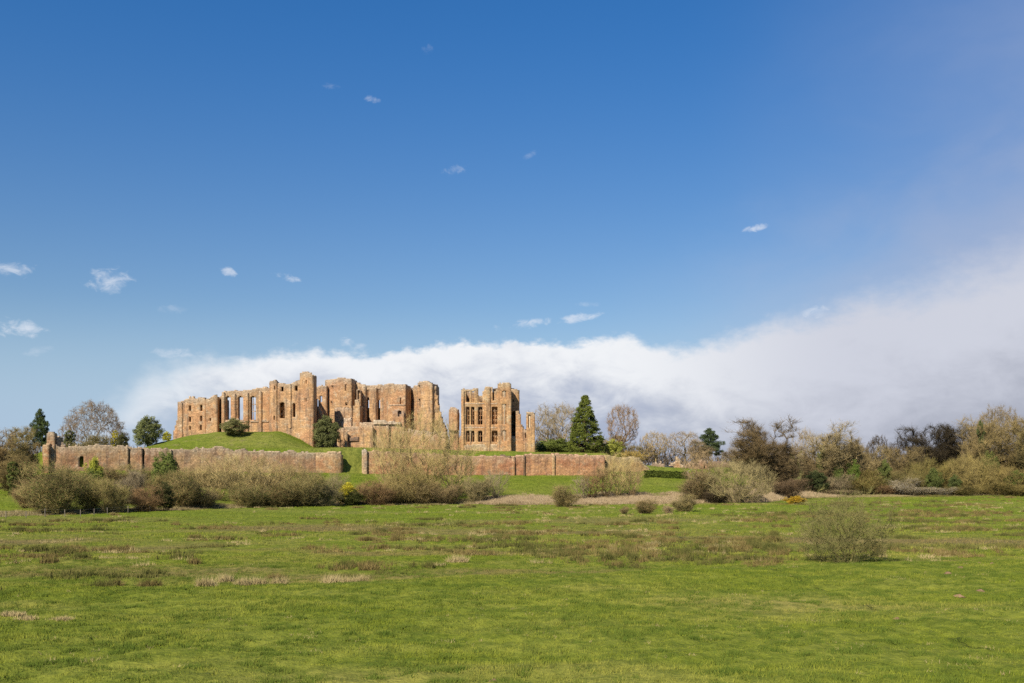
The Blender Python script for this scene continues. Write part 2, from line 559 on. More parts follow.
# ------------------------------------------------------------------ masonry
def wall_mesh(name, pts, zb, top, holes=(), thick=1.6, closed=False, du=0.5, dz=0.3, rough=0.10, ragged=0.4, mat=None, seed=0):
    """ruined masonry: an upright sheet of blocks along a plan path, with real openings and a broken top.
    pts: outer face as (x, y); top(u, x, y) -> z ; holes: (u0, u1, z0, z1, arched)"""
    P = [np.array(p, float) for p in pts]
    if closed:
        P = P + [P[0]]
    seg = [np.linalg.norm(P[i + 1] - P[i]) for i in range(len(P) - 1)]
    cu = np.concatenate([[0], np.cumsum(seg)])
    L = cu[-1]
    fixed = set(np.round(cu, 4))
    for h in holes:
        fixed.update((round(h[0], 4), round(h[1], 4)))
    fixed = sorted(fixed)
    us = [fixed[0]]
    for a, b in zip(fixed[:-1], fixed[1:]):
        n = max(1, int(round((b - a) / du)))
        us += [a + (b - a) * k / n for k in range(1, n + 1)]
    us = np.array(us)
    nu = len(us)
    segn = []
    for i in range(len(seg)):
        d = (P[i + 1] - P[i]) / seg[i]
        segn.append(np.array((d[1], -d[0])))
    pos, nor, corner = [], [], []
    for u in us:
        k = min(int(np.searchsorted(cu, u + 1e-6) - 1), len(seg) - 1)
        k = max(k, 0)
        p = P[k] + (P[k + 1] - P[k]) * ((u - cu[k]) / seg[k])
        at = np.argmin(np.abs(cu - u))
        if abs(cu[at] - u) < 1e-3 and (closed or 0 < at < len(cu) - 1):
            n1 = segn[at - 1] if at > 0 else segn[-1]
            n2 = segn[at] if at < len(segn) else segn[0]
            b = n1 + n2
            b = b / max(np.linalg.norm(b), 1e-6)
            n = b / max(float(b @ n1), 0.45)
            corner.append(True)
        else:
            n = segn[k]
            corner.append(False)
        pos.append(p)
        nor.append(n)
    pos, nor = np.array(pos), np.array(nor)
    um = (us[:-1] + us[1:]) / 2
    pm = (pos[:-1] + pos[1:]) / 2
    s3 = seed * 13.7
    tops = np.array([top(u, p[0], p[1]) + ragged * (mnoise.noise(Vector((p[0] * .45, p[1] * .45, s3))) + 0.6 * mnoise.noise(Vector((p[0] * 1.7, p[1] * 1.7, s3))))
                     for u, p in zip(um, pm)])
    tops = tops + np.array([1.3 * ragged * mnoise.noise(Vector((p[0] * .13, p[1] * .13, s3 + 5))) for p in pm])
    zf = {round(zb, 4)}
    for h in holes:
        zf.update((round(h[2], 4), round(h[3], 4)))
    zmax = tops.max() + 0.02
    zf = sorted([z for z in zf if zb - 1e-3 <= z < zmax] + [zmax])
    zs = [zf[0]]
    for a, b in zip(zf[:-1], zf[1:]):
        n = max(1, int(round((b - a) / dz)))
        zs += [a + (b - a) * k / n for k in range(1, n + 1)]
    zs = np.array(zs)
    zm = (zs[:-1] + zs[1:]) / 2
    keep = zm[None, :] < tops[:, None]
    for u0, u1, z0, z1, arch in holes:
        ui = (um > u0) & (um < u1)
        if arch:
            half = (u1 - u0) / 2
            rise = half * 1.05
            hz = z1 - rise * (1 - np.sqrt(np.clip(1 - ((um - (u0 + u1) / 2) / half) ** 2, 0, 1)))
        else:
            hz = np.full(len(um), z1)
        keep &= ~(ui[:, None] & (zm[None, :] > z0) & (zm[None, :] < hz[:, None]))
    nz = len(zs)
    n_u = nu - 1
    idx, verts, tl, faces = {}, [], [], []

    def vid(i, j, s):
        if closed and i == nu - 1:
            i = 0
        key = (i, j, s)
        if key not in idx:
            p = pos[i]
            z = zs[j]
            off = -thick * nor[i] if s else 0 * nor[i]
            w = mnoise.noise(Vector((p[0] * .5, p[1] * .5, z * .5 + s3))) + 0.7 * mnoise.noise(Vector((p[0] * 1.9, p[1] * 1.9, z * 1.9 + s3)))
            q = p + off + nor[i] * w * rough * (0.5 if corner[i] else 1)
            tmx = max(tops[max(i - 1, 0)], tops[min(i, n_u - 1)])
            jz = mnoise.noise(Vector((p[0] * 3.1, p[1] * 3.1, z * 3.3))) * rough * 0.8 if 0 < j else 0
            idx[key] = len(verts)
            verts.append((q[0], q[1], z + jz))
            tl.append(max(tmx - z, 0))
        return idx[key]

    for i in range(n_u):
        for j in range(nz - 1):
            if not keep[i, j]:
                continue
            a, b, c, d = vid(i, j, 0), vid(i + 1, j, 0), vid(i + 1, j + 1, 0), vid(i, j + 1, 0)
            e, f, h, k = vid(i, j, 1), vid(i + 1, j, 1), vid(i + 1, j + 1, 1), vid(i, j + 1, 1)
            faces.append((a, b, c, d))
            faces.append((f, e, k, h))
            il = i - 1 if i > 0 else (n_u - 1 if closed else -1)
            ir = i + 1 if i < n_u - 1 else (0 if closed else -1)
            if il < 0 or not keep[il, j]:
                faces.append((e, a, d, k))
            if ir < 0 or not keep[ir, j]:
                faces.append((b, f, h, c))
            if j == nz - 2 or not keep[i, j + 1]:
                faces.append((d, c, h, k))
            if j > 0 and not keep[i, j - 1]:
                faces.append((a, e, f, b))
    me = np_mesh(name, np.array(verts), quads=np.array(faces), mats=[mat or M_STONE])
    at = me.attributes.new('toplen', 'FLOAT', 'POINT')
    at.data.foreach_set('value', np.array(tl, dtype=np.float32))
    return me


_seed = [0]


def masonry(name, parent, front, top_px, back=None, holes=(), zb=None, ybot=None, thick=1.6, back_top=None, color=(1, 1, 1), **kw):
    """front: list of (px, Y) corners of the face seen in the photo, left to right; back: depth Y of the rear (closed plan) or None.
    top_px: [(px, py)...]; holes: (px0, px1, py_top, py_bottom[, arched])"""
    _seed[0] += 1
    pts = [(X(p, Y), Y) for p, Y in front]
    nf = len(pts)
    closed = back is not None
    if closed:
        pts = pts + [(pts[-1][0], back), (pts[0][0], back)]
    L = [0.0]
    for a, b in zip(pts[:-1], pts[1:]):
        L.append(L[-1] + math.dist(a, b))
    uf = L[nf - 1]
    tp = np.array(top_px, float)

    def top(u, x, y):
        px = 512 + F * x / y
        if u <= uf + 1e-6:
            return Z(np.interp(px, tp[:, 0], tp[:, 1]), y)
        if back_top is not None:
            return Z(back_top, front[0][1])
        return Z(np.interp(px, tp[:, 0], tp[:, 1]), front[0][1]) - 0.6

    # px -> u along the front
    sp, su = [], []
    for k in range(nf - 1):
        for q in np.linspace(0, 1, 40):
            x = pts[k][0] + (pts[k + 1][0] - pts[k][0]) * q
            y = pts[k][1] + (pts[k + 1][1] - pts[k][1]) * q
            sp.append(512 + F * x / y)
            su.append(L[k] + (L[k + 1] - L[k]) * q)
    sp = np.maximum.accumulate(np.array(sp))
    hh = []
    for h in holes:
        pc = (h[0] + h[1]) / 2
        u0, u1 = np.interp(h[0], sp, su), np.interp(h[1], sp, su)
        uc = (u0 + u1) / 2
        k = min(max(int(np.searchsorted(L, uc) - 1), 0), nf - 2)
        q = (uc - L[k]) / max(L[k + 1] - L[k], 1e-6)
        Yc = pts[k][1] + (pts[k + 1][1] - pts[k][1]) * q
        hh.append((u0, u1, Z(h[3], Yc), Z(h[2], Yc), len(h) > 4 and h[4]))
    if zb is None:
        zb = Z(ybot, front[0][1])
    me = wall_mesh(name, pts, zb, top, hh, thick, closed, seed=_seed[0], **kw)
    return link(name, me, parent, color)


def slab(name, parent, px0, px1, pyt, pyb, Yf, depth, mat=None, color=(1, 1, 1), rough=0.05, **kw):
    """a solid pier of masonry: a closed thin box"""
    t = min(depth, X(px1, Yf) - X(px0, Yf)) / 2 - 0.02
    return masonry(name, parent, [(px0, Yf), (px1, Yf)], [(px0, pyt), (px1, pyt)], back=Yf + depth, ybot=pyb, thick=max(t, 0.03), color=color,
                   rough=rough, mat=mat, **kw)


def g_at(px, Y):
    return float(ground_z(X(px, Y), Y))


def castle():
    ZB = 12.0
    # --- square tower at the far left of the castle
    t = thing('ruined_tower', 'square sandstone tower with small paired windows at the far left end of the castle', 'tower', (X(197, 292), 294, 17))
    hs = [(188.7, 191, 405.5, 411), (199.8, 202.4, 405, 411), (188.7, 191, 417, 422), (199.8, 202.2, 416, 421.5), (189, 190.8, 426, 430), (199.6, 201.8, 425, 430)]
    W = masonry('wall', None, [(177.5, 294), (206, 293)], [(177, 402), (184, 400), (186, 398.5), (206, 399)], back=307, holes=hs, zb=ZB, thick=1.5, ragged=0.5)
    P = masonry('turret', None, [(206, 292), (217.5, 292)], [(206, 398.5), (212, 396.5), (217.5, 395)], back=304, holes=[(209.6, 211, 418, 421)], zb=ZB, thick=1.5)
    B = masonry('buttress', None, [(173.2, 295), (177.5, 294.2)], [(173, 434), (175, 427), (177.5, 418)], back=300, zb=ZB, thick=0.6, ragged=0.3)
    B2 = masonry('buttress', None, [(178, 293.75), (182.5, 293.6)], [(178, 401), (182.5, 402)], back=294.2, zb=ZB, thick=0.2)
    R = [masonry('coping', None, [(a, 296), (b, 296)], [(a, q), (b, q)], back=298, zb=Z(401, 296), thick=0.5, ragged=.3) for a, b, q in ((189, 195, 396.5), (198, 203, 396.8))]
    for o in [W, P, B, B2] + R:
        adopt(o, t)
    # --- great hall with three tall lights
    t = thing('great_hall', 'roofless great hall wall pierced by three tall windows that show sky', 'building', (X(245, 291), 292, 18))
    hs = [(225.6, 230.6, 396, 420, True), (237.8, 243.2, 396, 420, True), (250.4, 255.9, 396, 420, True)]
    W = masonry('wall', None, [(221.8, 291.5), (270, 291.5)], [(221.8, 392), (228, 391), (240, 390.5), (252, 389), (262, 388), (270, 388.5)], holes=hs, zb=ZB, thick=2.3, ragged=0.4)
    ps = [slab('buttress', None, a, b, q, 440, 291.15, .8) for a, b, q in ((221.8, 224.6, 393), (232.2, 235.6, 394), (245.2, 248.4, 393), (258.8, 261.6, 392))]
    st = slab('string_course', None, 221.8, 269, 420.6, 422.0, 291.3, 0.6, color=(0.85, .85, .85))
    mu = [slab('mullion', None, 253.0, 253.5, 397, 420, 292.2, 0.3, ragged=0), slab('transom', None, 250.4, 255.8, 404, 404.7, 292.2, 0.3, ragged=0),
          slab('transom', None, 250.4, 255.8, 411, 411.7, 292.2, 0.3, ragged=0)]
    side = masonry('side_wall', None, [(218, 305), (222, 291.6)], [(217, 402), (222, 394)], zb=ZB, thick=1.5)
    for o in [W, st, side] + ps + mu:
        adopt(o, t)
    # --- tall tower with the round-headed opening
    t = thing('ruined_tower', 'tall sandstone tower with one large arched opening beside the three tall hall windows', 'tower', (X(292, 286), 288, 16))
    hs = [(281.3, 283.6, 386.5, 391.5), (294.9, 297.6, 386, 391), (279.6, 284.6, 402, 418.3, True), (292.8, 295.4, 403, 417, True), (273.4, 274.8, 416, 420)]
    W = masonry('wall', None, [(276.6, 286.6), (301, 286.6)], [(276.6, 382.5), (280, 382.5), (286, 383.5), (292, 382.6), (295, 380.5), (301, 380)], back=300, holes=hs[:4], zb=ZB, thick=1.8, ragged=.4)
    T1 = masonry('turret', None, [(269.2, 288.6), (270.2, 287), (273.2, 286.2), (276.4, 286.2), (278.2, 286.9)], [(269, 381.5), (272, 379.6), (276, 379.6), (280, 381.5)], back=295,
                 holes=[hs[4], (274.2, 275.4, 386, 390)], zb=ZB, thick=1.4, ragged=.35)
    T2 = masonry('turret', None, [(299.8, 286.5), (302, 285.5), (308, 284.9), (313.6, 285.1)], [(300, 373), (304, 372), (310, 371.8), (313.6, 373.5)], back=289.6,
                 zb=ZB, thick=1.2, ragged=.35, holes=[(305.5, 306.7, 380, 384), (305.5, 306.7, 398, 402)])
    B = slab('buttress', None, 289.2, 291.0, 384, 428, 286.4, 0.5)
    for o in [W, T1, T2, B]:
        adopt(o, t)
    # --- recessed wall between towers
    t = thing('ruined_wall', 'shaded recessed castle wall between the tall tower and the many-sided tower', 'wall', (X(323, 304), 305, 15))
    hs = [(319.8, 322.2, 396, 402), (321.4, 324, 416, 423, True), (316.6, 318.4, 399, 408)]
    W = masonry('wall', None, [(312, 304), (327, 304)], [(312, 388), (318, 386), (322, 384.6), (327, 385)], holes=hs, zb=ZB, thick=1.5)
    B = masonry('buttress', None, [(317, 300), (323, 299.5), (326.5, 299.5)], [(317, 406), (319.5, 409), (322, 415), (324, 424), (326.5, 426)], zb=ZB, thick=1.2, color=(1.05, 1, .95))
    for o in [W, B]:
        adopt(o, t)
    # --- many-sided tower
    t = thing('ruined_tower', 'broad many-sided tower with weathered flat top behind the ivy covered tree', 'tower', (X(342, 302), 306, 14))
    hs = [(331.2, 332.7, 385.5, 389.8), (345.1, 347, 384.6, 391), (345.3, 347.6, 402.6, 405.2), (330.4, 332, 401.5, 405.5)]
    W = masonry('wall', None, [(325, 312), (326.2, 306.5), (337.3, 302), (351.5, 302), (356.8, 306)], [(325, 381), (329, 379), (337, 378.6), (345, 378.8), (351, 379.4), (356.8, 381.5)],
                back=316, holes=hs, zb=ZB, thick=1.6, ragged=.35)
    Lw = masonry('forebuilding', None, [(334.5, 299.5), (352.5, 298.5)], [(334.5, 409), (338, 407.5), (346, 408), (352.5, 409)], back=302.2, zb=ZB, thick=1.0,
                 color=(0.93, .92, .95))
    B = masonry('buttress', None, [(351.3, 297.5), (360, 297)], [(351.3, 424), (354, 405), (355.5, 399.5), (358.5, 399.5), (360, 403)], back=302, zb=ZB, thick=0.9, color=(1.05, 1.05, 1))
    R = masonry('rubble_face', None, [(341, 297.6), (351.5, 297)], [(341, 423), (345, 419), (351.5, 418)], back=299, zb=Z(427, 297), thick=0.7, rough=0.35, color=(1.15, 1.2, 1.3))
    for o in [W, Lw, B, R]:
        adopt(o, t)
    # --- range with two tall narrow recesses
    t = thing('castle_range', 'castle wall with two tall narrow dark slots between the many-sided tower and the bay', 'building', (X(370, 304), 305, 14))
    hs = [(366.7, 369.3, 390, 423), (377.6, 380.2, 389, 423), (371.2, 372.2, 423, 425)]
    W = masonry('wall', None, [(356, 305), (384, 305)], [(356, 384), (360, 385), (366, 385.5), (372, 386.2), (378, 385.2), (384, 386)], holes=hs, zb=ZB, thick=1.8, ragged=.5)
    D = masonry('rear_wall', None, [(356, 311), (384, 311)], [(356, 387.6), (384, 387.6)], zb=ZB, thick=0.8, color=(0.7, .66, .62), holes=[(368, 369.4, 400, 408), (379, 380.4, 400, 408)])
    E = masonry('turret', None, [(356.5, 301.5), (360.5, 301.5)], [(356.5, 389), (360.5, 388)], back=305.2, zb=ZB, thick=0.7, holes=[(357.6, 360.2, 390.5, 399)])
    ps = [masonry('buttress', None, [(a, 304.9), (a + .5, 304.5), (b - .5, 304.5), (b, 304.9)], [(a, q), (b, q)], back=305.4, zb=ZB, thick=.4) for a, b, q in
          ((361.5, 366, 386), (370.4, 376.8, 387), (381, 384.5, 387))]
    for o in [W, D, E] + ps:
        adopt(o, t)
    # --- projecting bay
    t = thing('bay_tower', 'pale topped canted bay tower with a ragged dark hole in its face', 'tower', (X(397, 300), 304, 14))
    hs = [(399.9, 401.2, 397.8, 404.5), (397.8, 401.4, 411, 416.6)]
    W = masonry('wall', None, [(382.4, 305), (388.5, 299.8), (405.5, 299), (410.8, 303)], [(382, 386), (385, 384.4), (392, 383.5), (400, 384), (407, 384.6), (410.8, 386)], back=310,
                holes=hs, zb=ZB, thick=1.5, ragged=.3)
    S = masonry('string_course', None, [(388.6, 299.6), (405.4, 298.85)], [(388, 404.6), (405.8, 404.6)], back=300.2, zb=Z(405.3, 299), thick=.2, ragged=0)
    S2 = masonry('lower_facing', None, [(392.5, 298.7), (404, 298.2)], [(392.5, 411), (396, 410), (404, 410.5)], back=299.6, zb=ZB, thick=.35, color=(0.9, .86, .88), holes=[(397.8, 401.4, 411, 416.6)])
    for o in [W, S, S2]:
        adopt(o, t)
    # --- tower with broken right edge
    t = thing('ruined_tower', 'corner tower with jagged sloping right edge above the bare willows', 'tower', (X(426, 298), 302, 14))
    hs = [(418.2, 420, 385.5, 393), (418.2, 420.2, 399, 408), (417.2, 418.4, 414, 418)]
    W = masonry('wall', None, [(411, 305.5), (421.5, 297.5), (432, 296.5), (436.5, 299)], [(411, 391), (414.5, 387), (417.5, 386), (417.8, 383.5), (424, 381.8), (430, 382), (436, 384)], back=310,
                holes=hs, zb=ZB, thick=1.6, ragged=.4)
    B = masonry('broken_edge', None, [(431.5, 297.6), (446.5, 298.4)], [(431.5, 384), (436, 385.5), (437.2, 393), (437.8, 400), (438.6, 402), (439.5, 408), (441, 412), (442.5, 418), (444.5, 424), (446.5, 428)], back=304,
                zb=ZB, thick=1.2, rough=.3, ragged=.9)
    for o in [W, B]:
        adopt(o, t)
    # --- lower terrace wall in front
    t = thing('terrace_wall', 'long lower castle wall below the towers with pale stone along its top', 'wall', (X(392, 290), 291, 14))
    W = masonry('wall', None, [(337, 292), (373, 291), (446, 292)], [(337, 428), (348, 426), (358, 427), (360, 422.5), (374, 423.5), (388, 423), (394, 422), (401, 424), (404, 430), (446, 432)],
                zb=ZB, thick=2.0, holes=[(403.6, 408.4, 426.5, 431)], ragged=.35)
    ps = [masonry('buttress', None, [(a, y), (b, y)], [(a, q), (b, q + 1)], back=y + 1.5, zb=ZB, thick=.7, color=c) for a, b, y, q, c in
          ((359.5, 373, 289.4, 423.5, (1.08, 1.05, 1)), (386, 389, 290.4, 426, (1, 1, 1)), (344.5, 347.5, 290.2, 432, (.9, .9, .9)))]
    cp = slab('coping', None, 373.3, 401, 421.6, 424.2, 290.6, 1.9, color=(1.1, 1.2, 1.3))
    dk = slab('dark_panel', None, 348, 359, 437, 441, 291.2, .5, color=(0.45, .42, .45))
    for o in [W, cp, dk] + ps:
        adopt(o, t)
    # --- isolated pier
    t = thing('ruined_pier', 'lone chimney-like pier standing apart left of the tall gabled house ruin', 'ruin', (X(454, 292), 293, 13))
    W = masonry('shaft', None, [(448.8, 292.6), (450.2, 291.4), (457, 291.4), (459, 292.4)], [(448.8, 410), (451, 408), (455, 407.8), (459, 410.5)], back=295, zb=Z(430.5, 292), thick=.8, ragged=.25)
    Nk = masonry('base', None, [(449.8, 292.4), (458.4, 292.4)], [(449.8, 430), (458.4, 430)], back=295, zb=ZB - 1, thick=.9, color=(.92, .85, .85))
    S = masonry('footing_wall', None, [(455, 292.8), (461.5, 292.8)], [(455, 441), (458, 439), (461.5, 434)], back=294, zb=ZB - 1, thick=.5, color=(.9, .85, .85))
    for o in [W, Nk, S]:
        adopt(o, t)
    # --- tall house ruin at right
    t = thing('ruined_house', 'four storey roofless sandstone house with rows of mullioned windows right of the lone pier', 'building', (X(490, 288), 292, 13))
    cols = [(466.2, 469.6), (471.2, 474.4), (478.2, 482.4), (492.0, 497.6)]
    hs = []
    for k, (a, b) in enumerate(cols):
        hs.append((a, b, 407, 424.6))
        hs.append((a, b, 431, 441.8))
        if k < 2:
            hs.append((a, b, 391.2, 402))
        elif k == 2:
            hs.append((a, b, 390.5, 402))
    hs.append((492.6, 494.2, 387, 400.5))
    W = masonry('wall', None, [(461.2, 288.5), (498, 288.5)], [(461, 390), (464, 388.6), (475, 388.3), (477.6, 387.8), (479, 391.5), (482, 391), (484.5, 389.6), (485.6, 387), (489, 386.3), (493, 387), (494.4, 391), (496, 391), (498, 388)],
                back=300, holes=hs, zb=ZB - 1, thick=1.5, ragged=.16, rough=.07, back_top=393, color=(1.03, 1.03, .95))
    parts = [W]
    for a, b in cols:
        c = (a + b) / 2
        for y0, y1, trs in ((407, 424.6, (411, 415.5, 420)), (431, 441.8, (436,))):
            parts.append(slab('mullion', None, c - .32, c + .32, y0, y1, 289.1, .2, ragged=0, rough=.01, color=(.72, .64, .58)))
            for ty in trs:
                parts.append(slab('transom', None, a, b, ty - .35, ty + .35, 289.15, .16, ragged=0, rough=.01, color=(.72, .64, .58)))
    for a, b, q in ((461.2, 464.6, 392), (484.6, 490.6, 387.4)):
        parts.append(masonry('buttress', None, [(a, 288.45), (a + .5, 288.1), (b - .5, 288.1), (b, 288.45)], [(a, q), ((a + b) / 2, q - .6), (b, q)], back=288.9, zb=ZB - 1, thick=.35, color=(1.03, 1.03, .95), ragged=.3))
    parts.append(slab('string_course', None, 461.3, 497.8, 403.2, 404.0, 288.42, .3, ragged=0, rough=.02))
    parts.append(slab('string_course', None, 461.3, 497.8, 427.2, 427.9, 288.42, .3, ragged=0, rough=.02))
    parts.append(slab('plinth', None, 461.6, 498, 444.5, 462, 288.25, .5, color=(1.0, 1.03, 1.0), ragged=.1))
    bh = [(502.2, 506.4, 404, 424.5), (502.2, 506.4, 430.5, 441), (502.2, 506.4, 391, 397.5)]
    parts.append(masonry('bay', None, [(497.6, 286.9), (511.2, 286.7)], [(497.6, 384.5), (499, 383.5), (510, 383.4), (511.2, 384.2)], back=292, holes=bh, zb=ZB - 1, thick=1.2, ragged=.25, rough=.06, color=(1.03, 1.03, .95)))
    for a, b, y0, y1 in ((502.3, 506.3, 404, 424.4), (502.3, 506.3, 430.6, 441), (502.3, 506.3, 391, 397.4)):
        o = slab('blocked_window', None, a, b, y0, y1, 287.0, .3, ragged=0, rough=.01, color=(.98, 1.02, 1.0))
        parts.append(o)
        parts.append(slab('mullion', None, 504.05, 504.55, y0, y1, 286.88, .15, ragged=0, rough=.005, mat=M_PALE))
    parts.append(masonry('added_shade_wall', None, [(462, 293.5), (509, 293.5)], [(462, 392), (470, 391.5), (476, 392), (479, 397), (483, 399), (488, 393), (509, 392)], zb=ZB - 1, thick=.8, color=(.75, .7, .68)))  # cross wall added to keep sun off the rooms behind the windows
    # rear right side, lower and broken
    sh = [(511.8, 515.4, 411.5, 435.5, True), (512.6, 513.6, 399, 402), (519.4, 521, 431.5, 437)]
    parts.append(masonry('side_wall', None, [(509, 293.5), (519.4, 293.5)], [(509, 388), (516, 388.6), (518.6, 389.4), (519.4, 392)], back=303, holes=sh[:2], zb=ZB - 1, thick=1.6, ragged=.35, color=(1.02, 1.02, .96)))
    parts.append(masonry('side_wall', None, [(515.6, 289.2), (524, 289.0)], [(515.6, 411), (519.6, 411.5), (520.4, 421), (521, 424), (523, 425), (524, 429)], back=298, zb=ZB - 1, thick=1.2, ragged=.4, color=(1.0, .98, .94)))
    parts.append(masonry('side_wall', None, [(523.6, 288.95), (527, 288.95)], [(523.8, 429), (528, 430)], back=292, zb=ZB - 1, thick=.7, ragged=.2, holes=[(525.2, 526.2, 433, 438)]))
    parts.append(masonry('side_wall', None, [(510.6, 289.3), (515.8, 289.35)], [(510.6, 436), (515.8, 436)], back=291, zb=ZB - 1, thick=.6, ragged=.2))
    parts.append(masonry('corner_pier', None, [(526.4, 288.8), (535, 288.8)], [(526.4, 413), (528, 411.8), (534, 411.8), (535, 413)], back=293.5, zb=ZB - 1, thick=1.0, ragged=.25, color=(1.03, 1.03, .95), holes=[(528.6, 530.6, 415, 428)]))
    parts.append(slab('blocked_window', None, 528.7, 530.5, 415, 428, 289.1, .3, ragged=0, mat=M_PALE))
    for o in parts:
        adopt(o, t)


def adopt(o, t):
    """parent keeping the world place (things are unrotated and unscaled)"""
    me = o.data
    n = len(me.vertices)
    co = np.empty(n * 3, np.float32)
    me.vertices.foreach_get('co', co)
    co = co.reshape(-1, 3) - np.array(t.location, np.float32)
    me.vertices.foreach_set('co', co.ravel())
    me.update()
    o.parent = t


castle()


def curtain_walls():
    # left wall on the slope
    def yl(px):
        return np.interp(px, [42, 342], [237, 262])
    t = thing('curtain_wall', 'long weathered curtain wall with small arched doorway running below the grassy mound', 'wall', (X(180, 248), 248, 8))
    xs = [50, 80, 110, 140, 200, 260, 318]
    fr = [(p, float(yl(p))) for p in xs]
    tp = [(50, 445), (55, 443), (60, 446.5), (70, 447.4), (76, 446.6), (84, 445.8), (95, 445), (110, 445.2), (124, 446.2), (130, 447.6), (145, 447.6), (165, 448), (190, 448.6), (210, 449.4), (220, 448.6), (240, 449.6), (262, 450),
          (283, 450.4), (300, 451.4), (318, 452)]
    hs = [(79.6, 83.6, 456.5, 467, True), (128.3, 129.7, 449, 468), (142.2, 144.4, 449, 464)]
    W = masonry('wall', None, fr, tp, holes=hs, zb=5.0, thick=2.2, mat=M_WALL, ragged=.5, rough=.18)
    B0 = masonry('end_buttress', None, [(42.2, 238.5), (44, 236.6), (49, 236.6), (51, 238)], [(42, 446.5), (46, 444.4), (51, 444)], back=241, zb=4.5, thick=1.0, mat=M_WALL, ragged=.3, color=(1.12, 1.05, .9))
    T = masonry('turret', None, [(46.6, 239.5), (48.2, 238), (55, 238), (57.4, 240)], [(46.6, 434), (49, 432.6), (55, 432.4), (57.4, 435)], back=243, zb=5, thick=1.0, mat=M_WALL, ragged=.3, color=(.95, 1, 1))
    R = masonry('broken_wall', None, [(56, 239), (66, 240)], [(56, 437), (59, 440), (63, 443.5), (66, 446)], zb=6, thick=1.5, mat=M_WALL, ragged=.5)
    parts = [W, B0, T, R]
    for a, b, q in ((126, 128, 447.5), (140, 142, 448), (169.4, 171.4, 449)):
        y = float(yl(a)) - .3
        parts.append(masonry('buttress', None, [(a, y), (b, y)], [(a, q), (b, q)], back=y + 1.2, zb=5, thick=.22, mat=M_WALL, color=(.85, .85, .85), ragged=.2))
    parts.append(masonry('end_pier', None, [(316, 259.6), (335, 260.5), (341.6, 261.5)], [(316, 452.2), (326, 451.4), (341.6, 452.6)], back=264, zb=5, thick=1.3, mat=M_WALL, ragged=.3, color=(1.2, 1.15, 1.05)))
    for o in parts:
        adopt(o, t)
    # pale stub in the grassy gap
    t = thing('wall_stub', 'pale upright stub of wall beside the grass gap right of the long curtain wall', 'ruin', (X(365, 268), 268.5, 7))
    W = masonry('wall', None, [(361.8, 264.6), (367.2, 264.6)], [(361.8, 450.6), (364, 449.2), (367.2, 450.4)], back=266, zb=5, thick=.7, mat=M_WALL, color=(1.2, 1.3, 1.4), ragged=.2, rough=.08)
    adopt(W, t)
    # right wall, redder
    def yr(px):
        return np.interp(px, [366, 440, 605], [265.2, 269.4, 275])
    t = thing('curtain_wall', 'red sandstone curtain wall of patched panels below the four storey house ruin', 'wall', (X(520, 273), 273, 7))
    xs = [367, 420, 464, 500, 550, 605]
    fr = [(p, float(yr(p))) for p in xs]
    tp = [(367, 451), (400, 452), (440, 454), (462, 455.6), (505, 455.8), (523, 456), (526, 453.4), (532, 452.6), (544, 453.2), (556, 453.6), (585, 454), (597, 455), (605, 455.6)]
    W = masonry('wall', None, fr, tp, zb=4.5, thick=2.0, mat=M_WALL, ragged=.35, rough=.14, color=(1.08, .92, .86))
    parts = [W]
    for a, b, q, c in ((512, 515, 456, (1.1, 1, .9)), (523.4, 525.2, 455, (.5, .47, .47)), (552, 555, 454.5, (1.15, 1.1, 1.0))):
        y = float(yr(a)) - .35
        parts.append(masonry('buttress', None, [(a, y), (b, y)], [(a, q), (b, q)], back=y + 1.3, zb=4.5, thick=.3, mat=M_WALL, color=c, ragged=.2))
    parts.append(slab('coping', None, 463, 511, 455.2, 457, 271.6, 1.2, mat=M_WALL, color=(.55, .5, .5)))
    for o in parts:
        adopt(o, t)
    t = thing('ruined_wall', 'low yellowish ruined wall stepping down behind the bare willow stems', 'wall', (X(628, 281), 281, 7.5))
    W = masonry('wall', None, [(606, 277), (628, 281), (650, 285)], [(606, 456.4), (615, 456.6), (627, 458), (634, 456.6), (640, 458), (643, 463), (650, 469)], zb=5.5, thick=1.4, mat=M_WALL, ragged=.4, color=(1.25, 1.25, 1.0))
    adopt(W, t)
    # low ruins by the hedge
    t = thing('ruined_cottage', 'low ruined stone building with pale broken gable and dark roof behind the clipped hedge', 'ruin', (X(668, 292), 294, 8))
    W = masonry('wall', None, [(651, 292), (666, 292)], [(651, 465), (656, 461), (658, 463.5), (660, 460.4), (664, 462), (666, 466)], back=298, zb=6.5, thick=.9, mat=M_WALL, color=(.95, .95, .95), ragged=.9, rough=.25)
    G = masonry('gable', None, [(669, 294), (684, 294)], [(669, 466), (672, 462), (675, 460), (676, 456.5), (679, 457), (681, 461), (682, 464), (684, 463)], back=296, zb=6.5, thick=.8, mat=M_WALL, color=(1.1, 1.1, 1.05), ragged=.9, rough=.25)
    S = masonry('wall', None, [(683.5, 295), (693, 295)], [(683.5, 464), (690, 466), (693, 466)], back=298, zb=6.5, thick=.8, mat=M_WALL, color=(.6, .6, .65))
    ry = 290.5
    x0, x1 = X(661, ry), X(675, ry)
    zr, ze = Z(466, ry), Z(469.6, ry)
    v = [(x0, ry, ze), (x1, ry, ze), (x1, ry + 3, zr), (x0, ry + 3, zr), (x0, ry, ze - .2), (x1, ry, ze - .2), (x1, ry + 3, zr - .2), (x0, ry + 3, zr - .2)]
    rf = link('roof', np_mesh('roof', v, quads=[(0, 1, 2, 3), (7, 6, 5, 4), (0, 4, 5, 1), (1, 5, 6, 2), (2, 6, 7, 3), (3, 7, 4, 0)], mats=[M_SLATE]))
